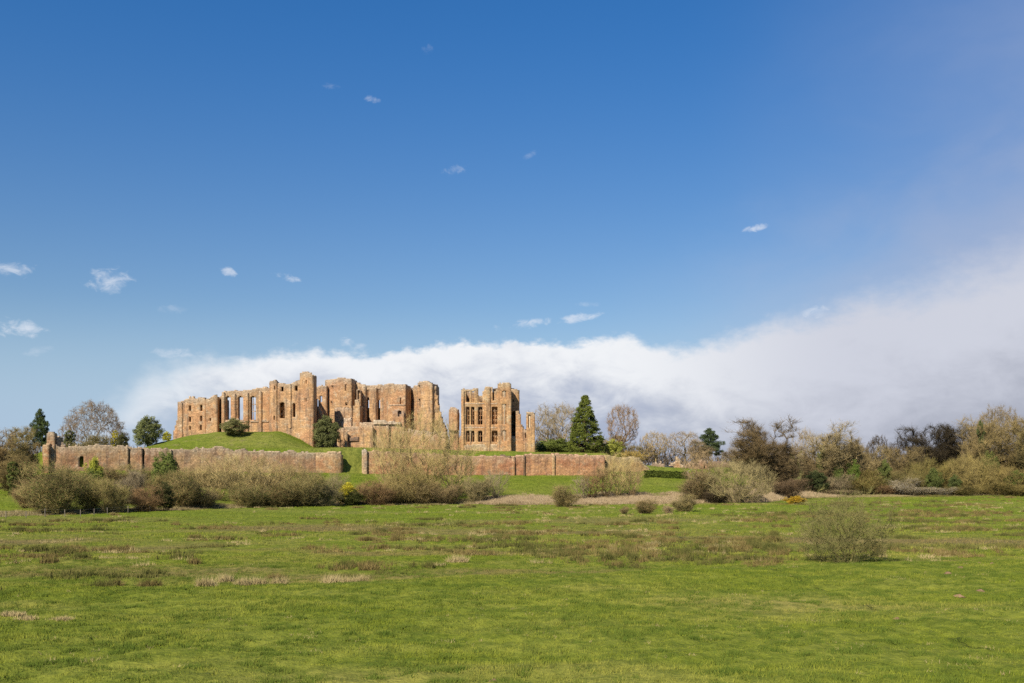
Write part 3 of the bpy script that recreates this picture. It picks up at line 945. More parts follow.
    LW = masonry('low_wall', None, [(661.2, 290.8), (674.8, 290.8)], [(661, 469.9), (675, 469.9)], zb=6.5, thick=.5, mat=M_WALL, color=(.6, .55, .55), ragged=0)
    for o in [W, G, S, rf, LW]:
        adopt(o, t)
    t = thing('ruined_wall', 'small red brown ruin with two broken humps right of the dark roofed cottage', 'ruin', (X(696, 292), 293, 8))
    W = masonry('wall', None, [(685, 291), (695, 291), (708, 292)], [(685, 468), (687, 463), (690, 461), (693, 463), (697, 462), (702, 460.4), (708, 463)], back=295, zb=6, thick=1.0, mat=M_WALL, ragged=.9, rough=.25, color=(1.0, .92, .88),
                holes=[(704, 705.6, 464, 469)])
    adopt(W, t)
    t = thing('boundary_wall', 'long low brown stone wall leading right from the small ruins to the dense brown trees', 'wall', (X(728, 300), 300, 8))
    W = masonry('wall', None, [(709, 298), (752, 302)], [(709, 462), (730, 462.4), (752, 463)], zb=5, thick=.8, mat=M_WALL, color=(.75, .7, .72), ragged=.2)
    adopt(W, t)


curtain_walls()

# ------------------------------------------------------------------ plants
def tubes(p0, p1, r0, r1, k):
    n = len(p0)
    d = p1 - p0
    d = d / np.maximum(np.linalg.norm(d, axis=1, keepdims=True), 1e-6)
    ref = np.where(np.abs(d[:, 2:3]) > .9, np.array([[1., 0, 0]]), np.array([[0, 0, 1.]]))
    a = np.cross(d, ref)
    a /= np.maximum(np.linalg.norm(a, axis=1, keepdims=True), 1e-6)
    b = np.cross(d, a)
    vs = []
    for s in range(k):
        w = 2 * math.pi * s / k
        o = a * math.cos(w) + b * math.sin(w)
        vs.append(p0 + o * r0[:, None])
        vs.append(p1 + o * r1[:, None])
    v = np.stack(vs, 1).reshape(-1, 3)
    base = np.arange(n)[:, None] * (2 * k)
    q = []
    for s in range(k):
        t = (s + 1) % k
        q.append(np.concatenate([base + 2 * s, base + 2 * t, base + 2 * t + 1, base + 2 * s + 1], 1))
    return v, np.concatenate(q, 0)


def unit(v):
    return v / np.maximum(np.linalg.norm(v, axis=-1, keepdims=True), 1e-6)


def slivers(o, d, L, w, r):
    """thin tapering twigs, one face each"""
    side = unit(np.cross(d, unit(r.normal(size=d.shape))))
    v = np.stack([o - side * w[:, None], o + side * w[:, None], o + d * L[:, None]], 1).reshape(-1, 3)
    return v, np.arange(len(v)).reshape(-1, 3)


def skeleton(r, nodes, parents, targets, bf):
    nodes = [np.array(q, float) for q in nodes]
    parents = list(parents)
    cap = len(nodes) + len(targets)
    P = np.zeros((cap, 3))
    path = np.zeros(cap)
    for i, q in enumerate(nodes):
        P[i] = q
        path[i] = 0 if parents[i] < 0 else path[parents[i]] + np.linalg.norm(q - P[parents[i]])
    n = len(nodes)
    first = n
    root = P[0]
    order = np.argsort(np.linalg.norm(targets - root, axis=1))
    for t in targets[order]:
        dd = np.linalg.norm(P[:n] - t, axis=1)
        k = int(np.argmin(dd + bf * path[:n] + 0.35 * np.maximum(P[:n, 2] - t[2], 0)))
        P[n] = t
        path[n] = path[k] + dd[k]
        parents.append(k)
        n += 1
    return P[:n], np.array(parents), first


def woody(seed, H, env, n_t, bf, tip, trunk_h=0.3, stems=1, stem_spread=0.3, twig=(6, 0.9, 0.022), n_leaf=0, leaf=0.1, up=0.3, trunk_r=None, side=3, thick_k=.46):
    """a bare woody plant: trunk/limbs mesh, twig mesh, optional leaf mesh. env(r, n) -> target points"""
    r = np.random.default_rng(seed)
    nodes, par = [(0, 0, -0.3)], [-1]
    if stems == 1:
        kk = 5
        x = y = 0
        for i in range(1, kk + 1):
            x += r.normal(0, .02) * H * .3
            y += r.normal(0, .02) * H * .3
            nodes.append((x, y, H * trunk_h * i / kk))
            par.append(i - 1)
    else:
        for s in range(stems):
            a = r.uniform(0, 2 * math.pi)
            q = stem_spread * math.sqrt(r.uniform(0, 1))
            nodes.append((q * math.cos(a), q * math.sin(a), 0.05))
            par.append(0)
            nodes.append((q * math.cos(a) * 1.5, q * math.sin(a) * 1.5, H * .16))
            par.append(len(nodes) - 2)
    T = env(r, n_t)
    P, par, first = skeleton(r, nodes, par, T, bf)
    n = len(P)
    w = np.zeros(n)
    kids = np.zeros(n, int)
    np.add.at(kids, par[1:], 1)
    w[kids == 0] = 1
    # accumulate from the tips (children always follow their parents)
    for i in range(n - 1, 0, -1):
        if w[i] == 0:
            w[i] = 1
        w[par[i]] += w[i]
    rad = tip * w ** thick_k
    if trunk_r:
        rad = np.minimum(rad, trunk_r)
    e = np.arange(1, n)
    p1, p0 = P[e], P[par[e]]
    L = np.linalg.norm(p1 - p0, axis=1)
    # bend every longer edge once
    mid = (p0 + p1) / 2 + r.normal(0, .07, p0.shape) * L[:, None]
    a0, a1 = np.concatenate([p0, mid]), np.concatenate([mid, p1])
    rr1 = rad[e]
    rr0 = np.minimum(rad[par[e]], rr1 * 1.35)
    r0, r1 = np.concatenate([rr0, (rr0 + rr1) / 2]), np.concatenate([(rr0 + rr1) / 2, rr1])
    big = np.concatenate([w[e] > 9] * 2)
    v, q = tubes(a0[big], a1[big], r0[big], r1[big], 6)
    trunk = np_mesh('trunk', v, quads=q, mats=[M_BARK], smooth=True)
    v1, q1 = tubes(a0[~big], a1[~big], r0[~big], r1[~big], 3)
    # twigs
    nt, tl, tw = twig
    src = np.repeat(e[w[e] <= 6], nt)
    t = r.uniform(0, 1, (len(src), 1))
    o = P[src] * t + P[par[src]] * (1 - t)
    base = unit(P[src] - P[par[src]])
    d = unit(base * .8 + r.normal(0, .55, base.shape) + np.array([0, 0, up]))
    LL = tl * r.uniform(.5, 1.25, len(src))
    v2, t2 = slivers(o, d, LL, np.full(len(src), tw), r)
    s2 = np.repeat(np.arange(len(src)), side)
    f = r.uniform(.15, .9, len(s2))
    o3 = o[s2] + d[s2] * (LL[s2] * f)[:, None]
    d3 = unit(d[s2] * .7 + r.normal(0, .6, (len(s2), 3)) + np.array([0, 0, up * .6]))
    v3, t3 = slivers(o3, d3, LL[s2] * r.uniform(.25, .6, len(s2)), np.full(len(s2), tw * .7), r)
    V = np.concatenate([v1, v2, v3])
    TT = np.concatenate([t2 + len(v1), t3 + len(v1) + len(v2)])
    crown = np_mesh('crown', V, tris=TT, quads=q1, mats=[M_TWIG])
    crown_l = None
    if n_leaf:
        k = r.integers(0, len(o3), n_leaf)
        c = o3[k] + r.normal(0, .08, (n_leaf, 3))
        crown_l = leaf_mesh(c, leaf, r)
    allp = np.concatenate([V, v])
    return dict(trunk=trunk, crown=crown, leaf=crown_l, H=float(np.percentile(allp[:, 2], 99.7)), W=float(np.percentile(V[:, 0], 98.5) - np.percentile(V[:, 0], 1.5)))


def leaf_mesh(c, size, r, flatten=0.0, name='foliage'):
    n = len(c)
    a = unit(r.normal(size=(n, 3)) * np.array([1, 1, 1 - flatten]))
    b = unit(np.cross(a, r.normal(size=(n, 3))))
    s = size * r.uniform(.6, 1.3, (n, 1))
    v = np.stack([c - a * s, c + b * s * .5, c + a * s, c - b * s * .5], 1).reshape(-1, 3)
    return np_mesh(name, v, quads=np.arange(4 * n).reshape(-1, 4), mats=[M_LEAF])


def ell(cx, cz, rx, rz, shell=0.5, squash=0.0, irr=.18, zmin=0.2):
    """points in an uneven ellipsoid, biased to its skin"""
    def f(r, n):
        out = []
        ph = r.uniform(0, 6.28, 6)
        while len(out) < n:
            d = unit(r.normal(size=3))
            q = r.uniform(0, 1) ** (1 / (3 + 5 * shell))
            az = math.atan2(d[1], d[0])
            k = 1 + irr * (math.sin(3 * az + ph[0]) * math.cos(2 * d[2] + ph[1]) + .7 * math.sin(5 * az + 4 * d[2] + ph[2]))
            p = np.array((d[0] * rx * q * k, d[1] * rx * q * k, cz + d[2] * rz * q * k))
            if p[2] < zmin:
                continue
            out.append(p)
        return np.array(out)
    return f


def lobes(R, H, n, lr=.45, z0=.1):
    """an uneven thicket: several overlapping leaning lobes of different height"""
    def f(r, m):
        c, out = [], []
        for k in range(n):
            a = 6.28 * k / n + r.uniform(-.5, .5)
            q = R * (.62 * math.sqrt(r.uniform(.05, 1)))
            h = H * r.uniform(.5, 1.0) if k else H
            c.append((q * math.cos(a), q * math.sin(a), h, R * lr * r.uniform(.6, 1.25)))
        while len(out) < m:
            cx, cy, h, rr = c[r.integers(0, n)]
            t = r.uniform(0, 1) ** .8
            w = rr * (.45 + .75 * t) * math.sqrt(max(1 - max((t - .6) / .42, 0) ** 2, .02))
            a, q = r.uniform(0, 6.28), math.sqrt(r.uniform(0, 1))
            out.append((cx * (.35 + .65 * t) + w * q * math.cos(a), cy * (.35 + .65 * t) + w * q * math.sin(a), z0 + h * t))
        return np.array(out)
    return f


def dome(rx, H, z0, irr=.15, shell=.4):
    """upper dome standing on z0"""
    e = ell(0, z0, rx, H - z0, shell, irr=irr, zmin=z0 - (H - z0) * .25)
    return e


def fan(H, rb, rt, irr=.2):
    """points of a stemmy shrub: narrow at the base, wide above, soft top"""
    def f(r, n):
        q = r.uniform(0, 1, n) ** .75
        top = 1 - .25 * r.uniform(0, 1, n)
        z = .12 + q * H * top
        a = r.uniform(0, 6.28, n)
        rad = (rb + (rt - rb) * np.sin(np.minimum(q * 1.15, 1) * 1.57)) * np.sqrt(r.uniform(0, 1, n))
        rad = rad * np.where(q > .8, np.sqrt(np.maximum(1 - ((q - .8) / .28) ** 2, .05)), 1) * (1 + irr * np.sin(3 * a + 2 * q))
        return np.stack([rad * np.cos(a), rad * np.sin(a), z], 1)
    return f


def leafy(seed, H, W, kind, n_cl, n_lf, size):
    """evergreen: trunk with limbs, and a crown of leaf sprays spread through its volume"""
    r = np.random.default_rng(seed)
    cs, rads = [], []
    if kind == 'cone':
        q = r.uniform(0, 1, n_cl) ** .72
        a = r.uniform(0, 6.28, n_cl)
        zz = H * (1 - q * .96)
        prof = (q ** .85) * (1 - .28 * np.clip((q - .82) / .18, 0, 1) ** 2)
        R = W / 2 * prof * (0.72 + .3 * np.sqrt(r.uniform(0, 1, n_cl))) * (1 + .14 * np.sin(3 * a + 6 * q) + .08 * np.sin(7 * a + 17 * q))
        cs = np.stack([R * np.cos(a), R * np.sin(a), zz], 1)
        rads = np.full(n_cl, W * .085)
        flat = (1, 1, .55)
    elif kind == 'pine':
        cs = []
        tiers = [(0.45, .40, 1), (.58, .5, 1), (.70, .42, 1), (.82, .34, 1), (.92, .2, 1), (.99, .08, 1)]
        for tz, tr, _ in tiers:
            m = int(n_cl * tr / 1.9)
            a = r.uniform(0, 6.28, m)
            k = 1 + .35 * np.sin(2 * a + tz * 30)
            q = np.sqrt(r.uniform(.05, 1, m)) * tr * W * k
            cs.append(np.stack([q * np.cos(a), q * np.sin(a), H * tz + r.normal(0, H * .04, m) - q * .12], 1))
        cs = np.concatenate(cs)
        rads = np.full(len(cs), W * .085)
        flat = (1, 1, .62)
    else:
        e = ell(0, H * .52, W * .44, H * .46, .55, irr=.2, zmin=H * .06)
        cs = e(r, n_cl)
        rads = np.full(n_cl, W * .115)
        flat = (1, 1, .85)
    m = len(cs)
    k = r.integers(0, m, n_lf)
    pts = cs[k] + unit(r.normal(size=(n_lf, 3))) * (r.uniform(0, 1, (n_lf, 1)) ** .5) * rads[k][:, None] * np.array(flat)
    pts[:, 2] = np.maximum(pts[:, 2], .05)
    fol = leaf_mesh(pts, size, r, name='crown')
    # trunk and limbs to the spray centres
    zt = H * (.93 if kind != 'round' else .55)
    tz = np.linspace(-.4, zt, 9)
    tr = np.stack([np.cumsum(r.normal(0, .012 * H, 9)) * .3, np.cumsum(r.normal(0, .012 * H, 9)) * .3, tz], 1)
    r0 = H * .022 * (1 - np.linspace(0, .85, 9)) + .02
    sel = r.choice(m, min(m, 60), replace=False)
    lz = np.clip(cs[sel, 2] - .25 * np.hypot(cs[sel, 0], cs[sel, 1]), .05 * H, zt)
    b0 = np.stack([np.interp(lz, tz, tr[:, 0]), np.interp(lz, tz, tr[:, 1]), lz], 1)
    a0 = np.concatenate([tr[:-1], b0])
    a1 = np.concatenate([tr[1:], cs[sel]])
    q0 = np.concatenate([r0[:-1], np.full(len(sel), H * .006)])
    q1 = np.concatenate([r0[1:], np.full(len(sel), H * .002)])
    v, q = tubes(a0, a1, q0, q1, 6)
    trunk = np_mesh('trunk', v, quads=q, mats=[M_BARK], smooth=True)
    return dict(trunk=trunk, crown=fol, leaf=None, H=H, W=W)


PROTO = {}


def protos():
    P = PROTO
    P['dome'] = [woody(s, 15, dome(8.8, 14.4, 3.4, irr=.06, shell=1.2), 2300, .3, .013, .2, twig=(11, .75, .015), trunk_r=.5, up=.15) for s in (11, 12)]
    P['round'] = [woody(s, 15, ell(0, 10, 4.6, 4.8, .7, irr=.12, zmin=4.4), 520, .32, .024, .42, twig=(8, 1.0, .016), trunk_r=.45, up=.5) for s in (21, 22)]
    P['upright'] = [woody(s, 16, lobes(4.2, 12, 5, .42, 3.0), 520, .38, .024, .3, twig=(10, 1.3, .017), trunk_r=.4, up=.7) for s in (31, 32, 33)]
    P['dense'] = [woody(s, 14, lobes(5.0, 12.3, 7, .42, 1.2), 800, .38, .02, .14, twig=(13, 1.15, .018), trunk_r=.4, up=.5) for s in (41, 42, 43)]
    P['sparse'] = [woody(s, 16, ell(0, 10, 4.2, 5.6, .5, irr=.3, zmin=4), 420, .34, .024, .35, twig=(9, 1.3, .016), trunk_r=.35, up=.5) for s in (51, 52)]
    P['willow'] = [woody(s, 6, ell(0, 2.6, 4.0, 3.1, .35, irr=.16, zmin=.25), 620, .55, .014, stems=9, stem_spread=.8, twig=(12, .9, .0105), up=.35) for s in (61, 62)]
    P['stems'] = [woody(s, 9, fan(8.8, .5, 3.2), 300, .6, .014, stems=8, stem_spread=.9, twig=(10, 1.2, .0085), up=1.0) for s in (71, 72, 73)]
    P['thicket'] = [woody(s, 4, lobes(2.6, 3.7, 6), 430, .5, .013, stems=9, stem_spread=.8, twig=(11, .9, .0085), n_leaf=4200, leaf=.05, up=.4) for s in (81, 82, 83, 84, 85)]
    P['thin'] = [woody(s, 8, fan(7.8, .3, 1.9), 200, .6, .016, stems=4, stem_spread=.4, twig=(11, .8, .010), up=.7) for s in (91, 92)]
    P['thorn'] = [woody(s, 5.4, ell(0, 2.55, 3.7, 2.95, .1, irr=.30, zmin=.2), 1050, .42, .010, stems=8, stem_spread=.6, twig=(7, .75, .0075), n_leaf=7000, leaf=.04, up=.25) for s in (101,)]
    P['holly'] = [leafy(s, 6, 5, 'round', 170, 15000, .12) for s in (111, 112)]
    P['cone'] = [leafy(s, 16, 9.6, 'cone', 420, 26000, .19) for s in (121,)]
    P['pine'] = [leafy(s, 13, 9, 'pine', 230, 24000, .15) for s in (131, 132)]
    P['column'] = [leafy(s, 6, 2.2, 'round', 90, 7000, .10) for s in (141,)]


protos()
_count = {}


def plant(name, kind, px, pyt, Y, wpx, col, label, cat, leafcol=None, group=None, trunkcol=None, rot=None, pyb=None):
    x = X(px, Y)
    lst = PROTO[kind]
    i = _count.get(kind, 0)
    _count[kind] = i + 1
    p = lst[i % len(lst)]
    zb = float(ground_z(x, Y)) - .05
    if pyb is not None:
        zb = Z(pyb, Y)
    h = Z(pyt, Y) - zb
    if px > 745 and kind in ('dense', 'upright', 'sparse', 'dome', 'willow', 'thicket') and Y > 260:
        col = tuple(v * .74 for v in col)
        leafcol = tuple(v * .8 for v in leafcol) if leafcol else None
    k = 2.0 if kind in ('holly', 'cone', 'pine', 'column') else 1.18
    col = (col[0] * k * 1.05, col[1] * k * 1.02, col[2] * k * .80)
    if leafcol is not None:
        leafcol = tuple(v * 1.5 for v in leafcol)
    w = wpx * Y / F
    t = thing(name, label, cat, (x, Y, zb), group)
    t.scale = (w / p['W'], w / p['W'], h / p['H'])
    t.rotation_euler = (0, 0, random.uniform(0, 6.28) if rot is None else rot)
    tc = trunkcol or tuple(v * (1.15 if kind in ('upright', 'sparse', 'stems') else .85) for v in col)
    trunk_name = 'trunk' if kind in ('dome', 'round', 'upright', 'dense', 'sparse', 'holly', 'cone', 'pine', 'column') else 'stems'
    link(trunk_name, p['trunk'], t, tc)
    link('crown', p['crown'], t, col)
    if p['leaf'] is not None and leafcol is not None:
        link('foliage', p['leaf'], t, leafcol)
    return t


OLIVE = (0.175, 0.145, 0.075)
TAN = (0.27, 0.215, 0.12)
PALE = (0.30, 0.25, 0.16)
BROWN = (0.165, 0.120, 0.070)
REDB = (0.165, 0.108, 0.066)
GREY = (0.20, 0.165, 0.125)
DARK = (0.060, 0.046, 0.034)
GREEN = (0.06, 0.085, 0.02)
YGREEN = (0.13, 0.15, 0.03)
DGREEN = (0.022, 0.036, 0.012)
HOLLY = (0.055, 0.065, 0.028)


def planting():
    T = plant
    # --- trees behind, left of the castle
    T('conifer_tree', 'pine', 40, 412, 300, 21, (0.03, 0.042, 0.018), 'dark pointed conifer rising behind the left end turret of the curtain wall', 'tree')
    T('bare_tree', 'dome', 94, 402, 300, 62, (0.155, 0.118, 0.095), 'large bare dome-shaped tree behind the left end of the curtain wall', 'tree', trunkcol=(.17, .14, .1))
    T('conifer_tree', 'column', 70, 427, 285, 11, (0.05, 0.055, 0.025), 'small dark conifer between the wall turret and the big dome-shaped tree', 'tree')
    T('conifer_tree', 'column', 115, 428, 282, 7, (0.16, 0.145, 0.03), 'slim yellow-green conifer at the right foot of the dome-shaped tree', 'tree')
    T('yew_tree', 'holly', 122.5, 434, 281, 12, (0.04, 0.04, 0.02), 'small rounded dark evergreen right of the slim yellow-green conifer', 'tree')
    T('holly_tree', 'holly', 148, 418.5, 275, 28, (0.07, 0.08, 0.038), 'round grey-green evergreen tree standing alone above the curtain wall', 'tree')
    T('shrub', 'thicket', 88, 435, 280, 45, OLIVE, 'low brown scrub under the big dome-shaped tree', 'shrub', leafcol=(0.09, .085, .035))
    T('gorse_bush', 'holly', 167, 432, 284, 9, (0.20, 0.20, 0.03), 'small yellow bush at the foot of the far left castle tower', 'bush')
    # --- on the mound
    T('evergreen_tree', 'holly', 234.5, 419.5, 277, 27, (0.10, 0.10, 0.05), 'small evergreen tree growing on the grassy mound below the hall windows', 'tree')
    T('ivy_tree', 'holly', 327, 418, 283, 28, (0.062, 0.068, 0.032), 'dark ivy covered tree against the many-sided castle tower', 'tree')
    # --- woodland at far left
    W = [('bare_tree', 'dense', 6, 427, 215, 44, OLIVE, 'olive brown bare tree at the left edge of the photo'),
         ('bare_tree', 'upright', 19, 428, 222, 22, (0.22, .17, .09), 'slender tan bare tree second from the left edge'),
         ('bare_tree', 'dense', 31, 442, 226, 20, BROWN, 'brown bare tree in front of the dark pointed conifer'),
         ('bare_tree', 'dense', 14, 455, 200, 40, (0.16, .125, .065), 'low spreading bare tree below the tallest trees at the left edge'),
         ('bare_tree', 'upright', -8, 430, 205, 30, BROWN, 'brown bare tree half cut off by the left edge of the photo')]
    for n, k, px, py, Y, w, c, lb in W:
        T(n, k, px, py, Y, w, c, lb, 'tree')
    T('ivy_tree', 'column', 13, 458, 196, 12, (0.05, 0.06, 0.02), 'ivy clad dark green trunk among the bare trees at the left edge', 'tree')
    # --- hedge line left, in front of the wall
    H = [('thicket', 55, 462, 178, 54, OLIVE, GREEN, 'round olive thorn thicket behind the fence near the left edge'),
         ('thicket', 30, 476, 182, 30, BROWN, None, 'small brown scrub left of the round olive thicket'),
         ('thicket', 88, 472, 185, 36, (0.2, .165, .08), YGREEN, 'olive scrub directly below the arched doorway of the wall'),
         ('thicket', 112, 478, 184, 34, OLIVE, (0.11, .12, .03), 'mossy green thicket right of the yellow-flecked ivy bush'),
         ('thicket', 128, 470, 196, 30, GREY, None, 'grey-brown leafless scrub below the pale patch of the curtain wall'),
         ('thicket', 146, 485, 188, 30, REDB, None, 'reddish brown leafless bush in the hedge row left of the dark bush'),
         ('thicket', 180, 472, 200, 44, (0.19, .15, .08), GREEN, 'spreading olive thicket under the left half of the long wall'),
         ('thicket', 300, 470, 216, 46, OLIVE, (0.08, .09, .03), 'broad thicket under the right half of the long wall'),
         ('thicket', 322, 478, 218, 36, (.18, .155, .1), (0.08, .085, .04), 'grey-green thicket just left of the yellow gorse'),
         ('thicket', 278, 484, 212, 40, (0.15, .115, .06), GREEN, 'low dark thicket at the foot of the tan willows'),
         ('thicket', 376, 480, 226, 34, REDB, None, 'reddish scrub right of the yellow gorse bush'),
         ('thicket', 205, 488, 203, 30, (0.2, .16, .09), None, 'pale low scrub at the field edge right of the spreading olive thicket'),
         ('thicket', 448, 484, 231, 28, (0.17, .125, .08), (0.08, .09, .03), 'dark scrub under the tall willow clump'),
         ('thicket', 478, 476, 232, 26, (0.2, .165, .1), (.09, .09, .04), 'brown scrub at the right end of the willow clump')]
    H += [('thicket', 70, 468, 208, 34, OLIVE, None, 'brown scrub at the foot of the left end buttress'),
          ('thicket', 108, 466, 212, 34, (.2, .15, .09), (.09, .09, .03), 'tan scrub against the wall between arched doorway and dark slots'),
          ('thicket', 140, 464, 218, 34, OLIVE, None, 'olive scrub under the two dark slots of the long wall'),
          ('thicket', 168, 470, 205, 34, (.17, .135, .07), GREEN, 'olive scrub around the foot of the dark leafy tree'),
          ('thicket', 196, 466, 226, 36, (.21, .165, .095), None, 'tan scrub at the wall foot right of the dark leafy tree'),
          ('thicket', 228, 470, 228, 36, OLIVE, (.085, .09, .03), 'green tinged scrub behind the many-stemmed tan willow'),
          ('thicket', 258, 472, 226, 36, (.19, .15, .085), None, 'brown scrub behind the broad pale willow'),
          ('thicket', 250, 482, 209, 40, OLIVE, GREEN, 'low olive thicket in front of the broad pale willow'),
          ('thicket', 398, 478, 231, 34, (.18, .14, .075), (.08, .09, .03), 'olive scrub at the left foot of the tall willow clump'),
          ('thicket', 424, 480, 231, 34, (.2, .155, .09), None, 'tan scrub at the middle of the tall willow clump')]
    for k, px, py, Y, w, c, lc, lb in H:
        T('thicket_bush', k, px, py, Y, w, c, lb, 'bush', leafcol=lc)
    T('ivy_bush', 'holly', 94, 460, 205, 18, (0.15, 0.16, 0.03), 'yellow-green ivy bush below the wall near the arched doorway', 'bush')
    T('ivy_bush', 'holly', 92, 470, 200, 22, (0.06, 0.075, 0.022), 'dark green bush under the yellow-green ivy bush', 'bush')
    T('holly_tree', 'holly', 166, 455, 212, 28, (0.055, 0.07, 0.022), 'dark green leafy tree rising against the left half of the long wall', 'tree')
    T('dark_bush', 'holly', 164, 484, 190, 20, (0.03, 0.032, 0.014), 'small very dark evergreen bush at the field edge beside the reddish bush', 'bush')
    T('dark_bush', 'holly', 190, 482, 204, 24, (0.05, 0.055, 0.022), 'dark evergreen bush at the foot of the spreading olive thicket', 'bush')
    T('gorse_bush', 'holly', 348, 484, 224, 20, (0.20, 0.18, 0.02), 'bright yellow flowering gorse at the field edge below the gap in the wall', 'bush')
    T('dark_bush', 'holly', 352, 491, 223, 24, (0.035, 0.04, 0.015), 'dark green bush tucked under the bright yellow gorse', 'bush')
    T('dark_bush', 'holly', 308, 488, 219, 20, (0.04, 0.045, 0.018), 'dark evergreen bush below the right half of the long wall', 'bush')
    S = [('stems', 216, 456, 212, 38, TAN, 'tan many-stemmed willow in front of the left half of the long wall'),
         ('stems', 240, 452, 214, 46, (0.28, .23, .13), 'broad pale willow covering the middle of the long wall'),
         ('stems', 266, 456, 216, 40, TAN, 'tan willow just right of the broad pale willow'),
         ('willow', 288, 464, 221, 44, (0.23, .18, .1), 'rounded olive-tan willow before the right end of the long wall'),
         ('stems', 336, 470, 228, 22, (.2, .165, .11), 'thin grey-brown willow in front of the end pier of the wall'),
         ('stems', 392, 424, 236, 46, TAN, 'tall tan willow in front of the terrace wall'),
         ('stems', 424, 410, 237, 62, (0.28, .225, .12), 'tallest pale willow standing before the corner tower'),
         ('stems', 452, 438, 237, 50, (0.26, .21, .115), 'bushy tan willow below the lone pier'),
         ('willow', 408, 466, 232, 50, (0.2, .16, .08), 'olive rounded willow at the feet of the tall tan willows'),
         ('stems', 496, 468, 236, 24, GREY, 'thin grey sapling clump in front of the red curtain wall')]
    for k, px, py, Y, w, c, lb in S:
        T('willow_shrub', k, px, py, Y, w, c, lb, 'willow')
    # --- trees behind the right half
    T('conifer_tree', 'cone', 585, 395.5, 305, 39, (0.052, 0.064, 0.016), 'tall dense pyramid conifer behind the red curtain wall', 'tree', trunkcol=(.08, .05, .035), rot=1.0)
    B = [('sparse', 546, 404, 330, 30, GREY, 'thin bare tree right behind the four storey house ruin'),
         ('sparse', 564, 403, 326, 36, (.22, .18, .13), 'thin forked bare tree just left of the pyramid conifer'),
         ('round', 622.5, 404.5, 320, 31, (0.17, 0.115, 0.075), 'bare tree with rounded reddish twiggy head right of the pyramid conifer'),
         ('round', 655, 431, 335, 26, (0.24, .185, .11), 'tan bare tree behind the pale broken gable'),
         ('round', 684, 431, 360, 34, (.21, .17, .14), 'pale grey hazy bare tree left of the layered pine'),
         ('upright', 698, 440, 325, 24, (.2, .155, .11), 'brown bare tree just in front of the layered pine'),
         ('dome', 744, 443, 430, 46, (.20, .175, .17), 'faint distant bare tree behind the layered pine'),
         ('upright', 635, 444, 345, 20, OLIVE, 'short olive bare tree between the twiggy head tree and the tan one'),
         ('dense', 604, 436, 340, 40, (.2, .16, .08), 'olive bare tree half hidden behind the pyramid conifer'),
         ('dense', 540, 446, 345, 34, (.17, .14, .08), 'dull bare scrub tree at the right foot of the house ruin')]
    for k, px, py, Y, w, c, lb in B:
        T('bare_tree', k, px, py, Y, w, c, lb, 'tree')
    T('pine_tree', 'pine', 709, 430.5, 330, 27, (0.03, 0.042, 0.022), 'dark layered pine behind the low ruins', 'pine')
    T('laurel_bush', 'holly', 556, 440, 318, 44, (0.075, 0.095, 0.028), 'broad green evergreen shrub behind the wall left of the pyramid conifer', 'bush')
    T('laurel_bush', 'holly', 613, 441, 315, 22, (0.13, 0.14, 0.035), 'yellow-green shrub behind the wall right of the pyramid conifer', 'bush')
    T('willow_shrub', 'stems', 634, 450, 288, 26, (.34, .25, .09), 'golden willow behind the low yellowish ruined wall', 'willow')
    # --- shrubs in front of the right slope
    S = [('thicket', 562, 485, 217, 25, (0.19, .15, .08), (.09, .085, .035), 'compact round olive bush alone on the field edge below the red wall'),
         ('thicket', 645, 499, 181, 20, (0.17, .13, .07), (.085, .08, .03), 'small round bush standing in the field below the golden willow'),
         ('thicket', 684, 493.5, 190, 24, (0.19, .155, .085), (.1, .095, .04), 'small oval bush standing in the field left of the pale tree stem'),
         ('thicket', 624, 506, 177, 9, (0.17, .13, .075), (.085, .08, .03), 'tiny bush in the field left of the small round bush'),
         ('thicket', 668, 505, 182, 11, (.24, .18, .13), None, 'tiny pinkish bare bush between the two small field bushes')]
    for k, px, py, Y, w, c, lc, lb in S:
        T('field_bush', k, px, py, Y, w, c, lb, 'bush', leafcol=lc)
    S = [('thin', 592, 470, 238, 22, REDB, 'thin reddish sapling at the left of the bare stems on the reed belt'),
         ('thin', 606, 466, 239, 22, BROWN, 'thin brown sapling second from the left on the reed belt'),
         ('stems', 618, 452, 242, 30, (.30, .24, .13), 'pale tall willow among the thin saplings on the reed belt'),
         ('stems', 632, 466, 243, 24, (.26, .19, .12), 'tan willow at the right of the saplings on the reed belt'),
         ('thin', 582, 476, 237, 18, GREY, 'greyish sapling nearest the compact round olive bush')]
    for k, px, py, Y, w, c, lb in S:
        T('willow_shrub', k, px, py, Y, w, c, lb, 'willow')
    T('bare_tree', 'sparse', 699, 447, 243, 30, (.2, .15, .1), 'slim bare tree with pale stem beside the broad willow dome', 'tree', trunkcol=(.34, .29, .22))
    T('thicket_bush', 'thicket', 697, 472, 242, 36, (.16, .12, .075), 'brown bush around the foot of the pale stemmed tree', 'bush', leafcol=(.08, .08, .03))
    T('willow_shrub', 'willow', 738, 460, 241, 66, (.205, .175, .105), 'broad grey-green dome of willow at the right end of the reed belt', 'willow')
    T('thicket_bush', 'thicket', 716, 490, 239, 20, DARK, 'dark low bramble at the left foot of the broad willow dome', 'bush')
    T('gorse_bush', 'holly', 796, 496.5, 226, 22, (0.21, 0.145, 0.02), 'small orange-yellow gorse bush at the field edge right of the broad willow', 'bush')
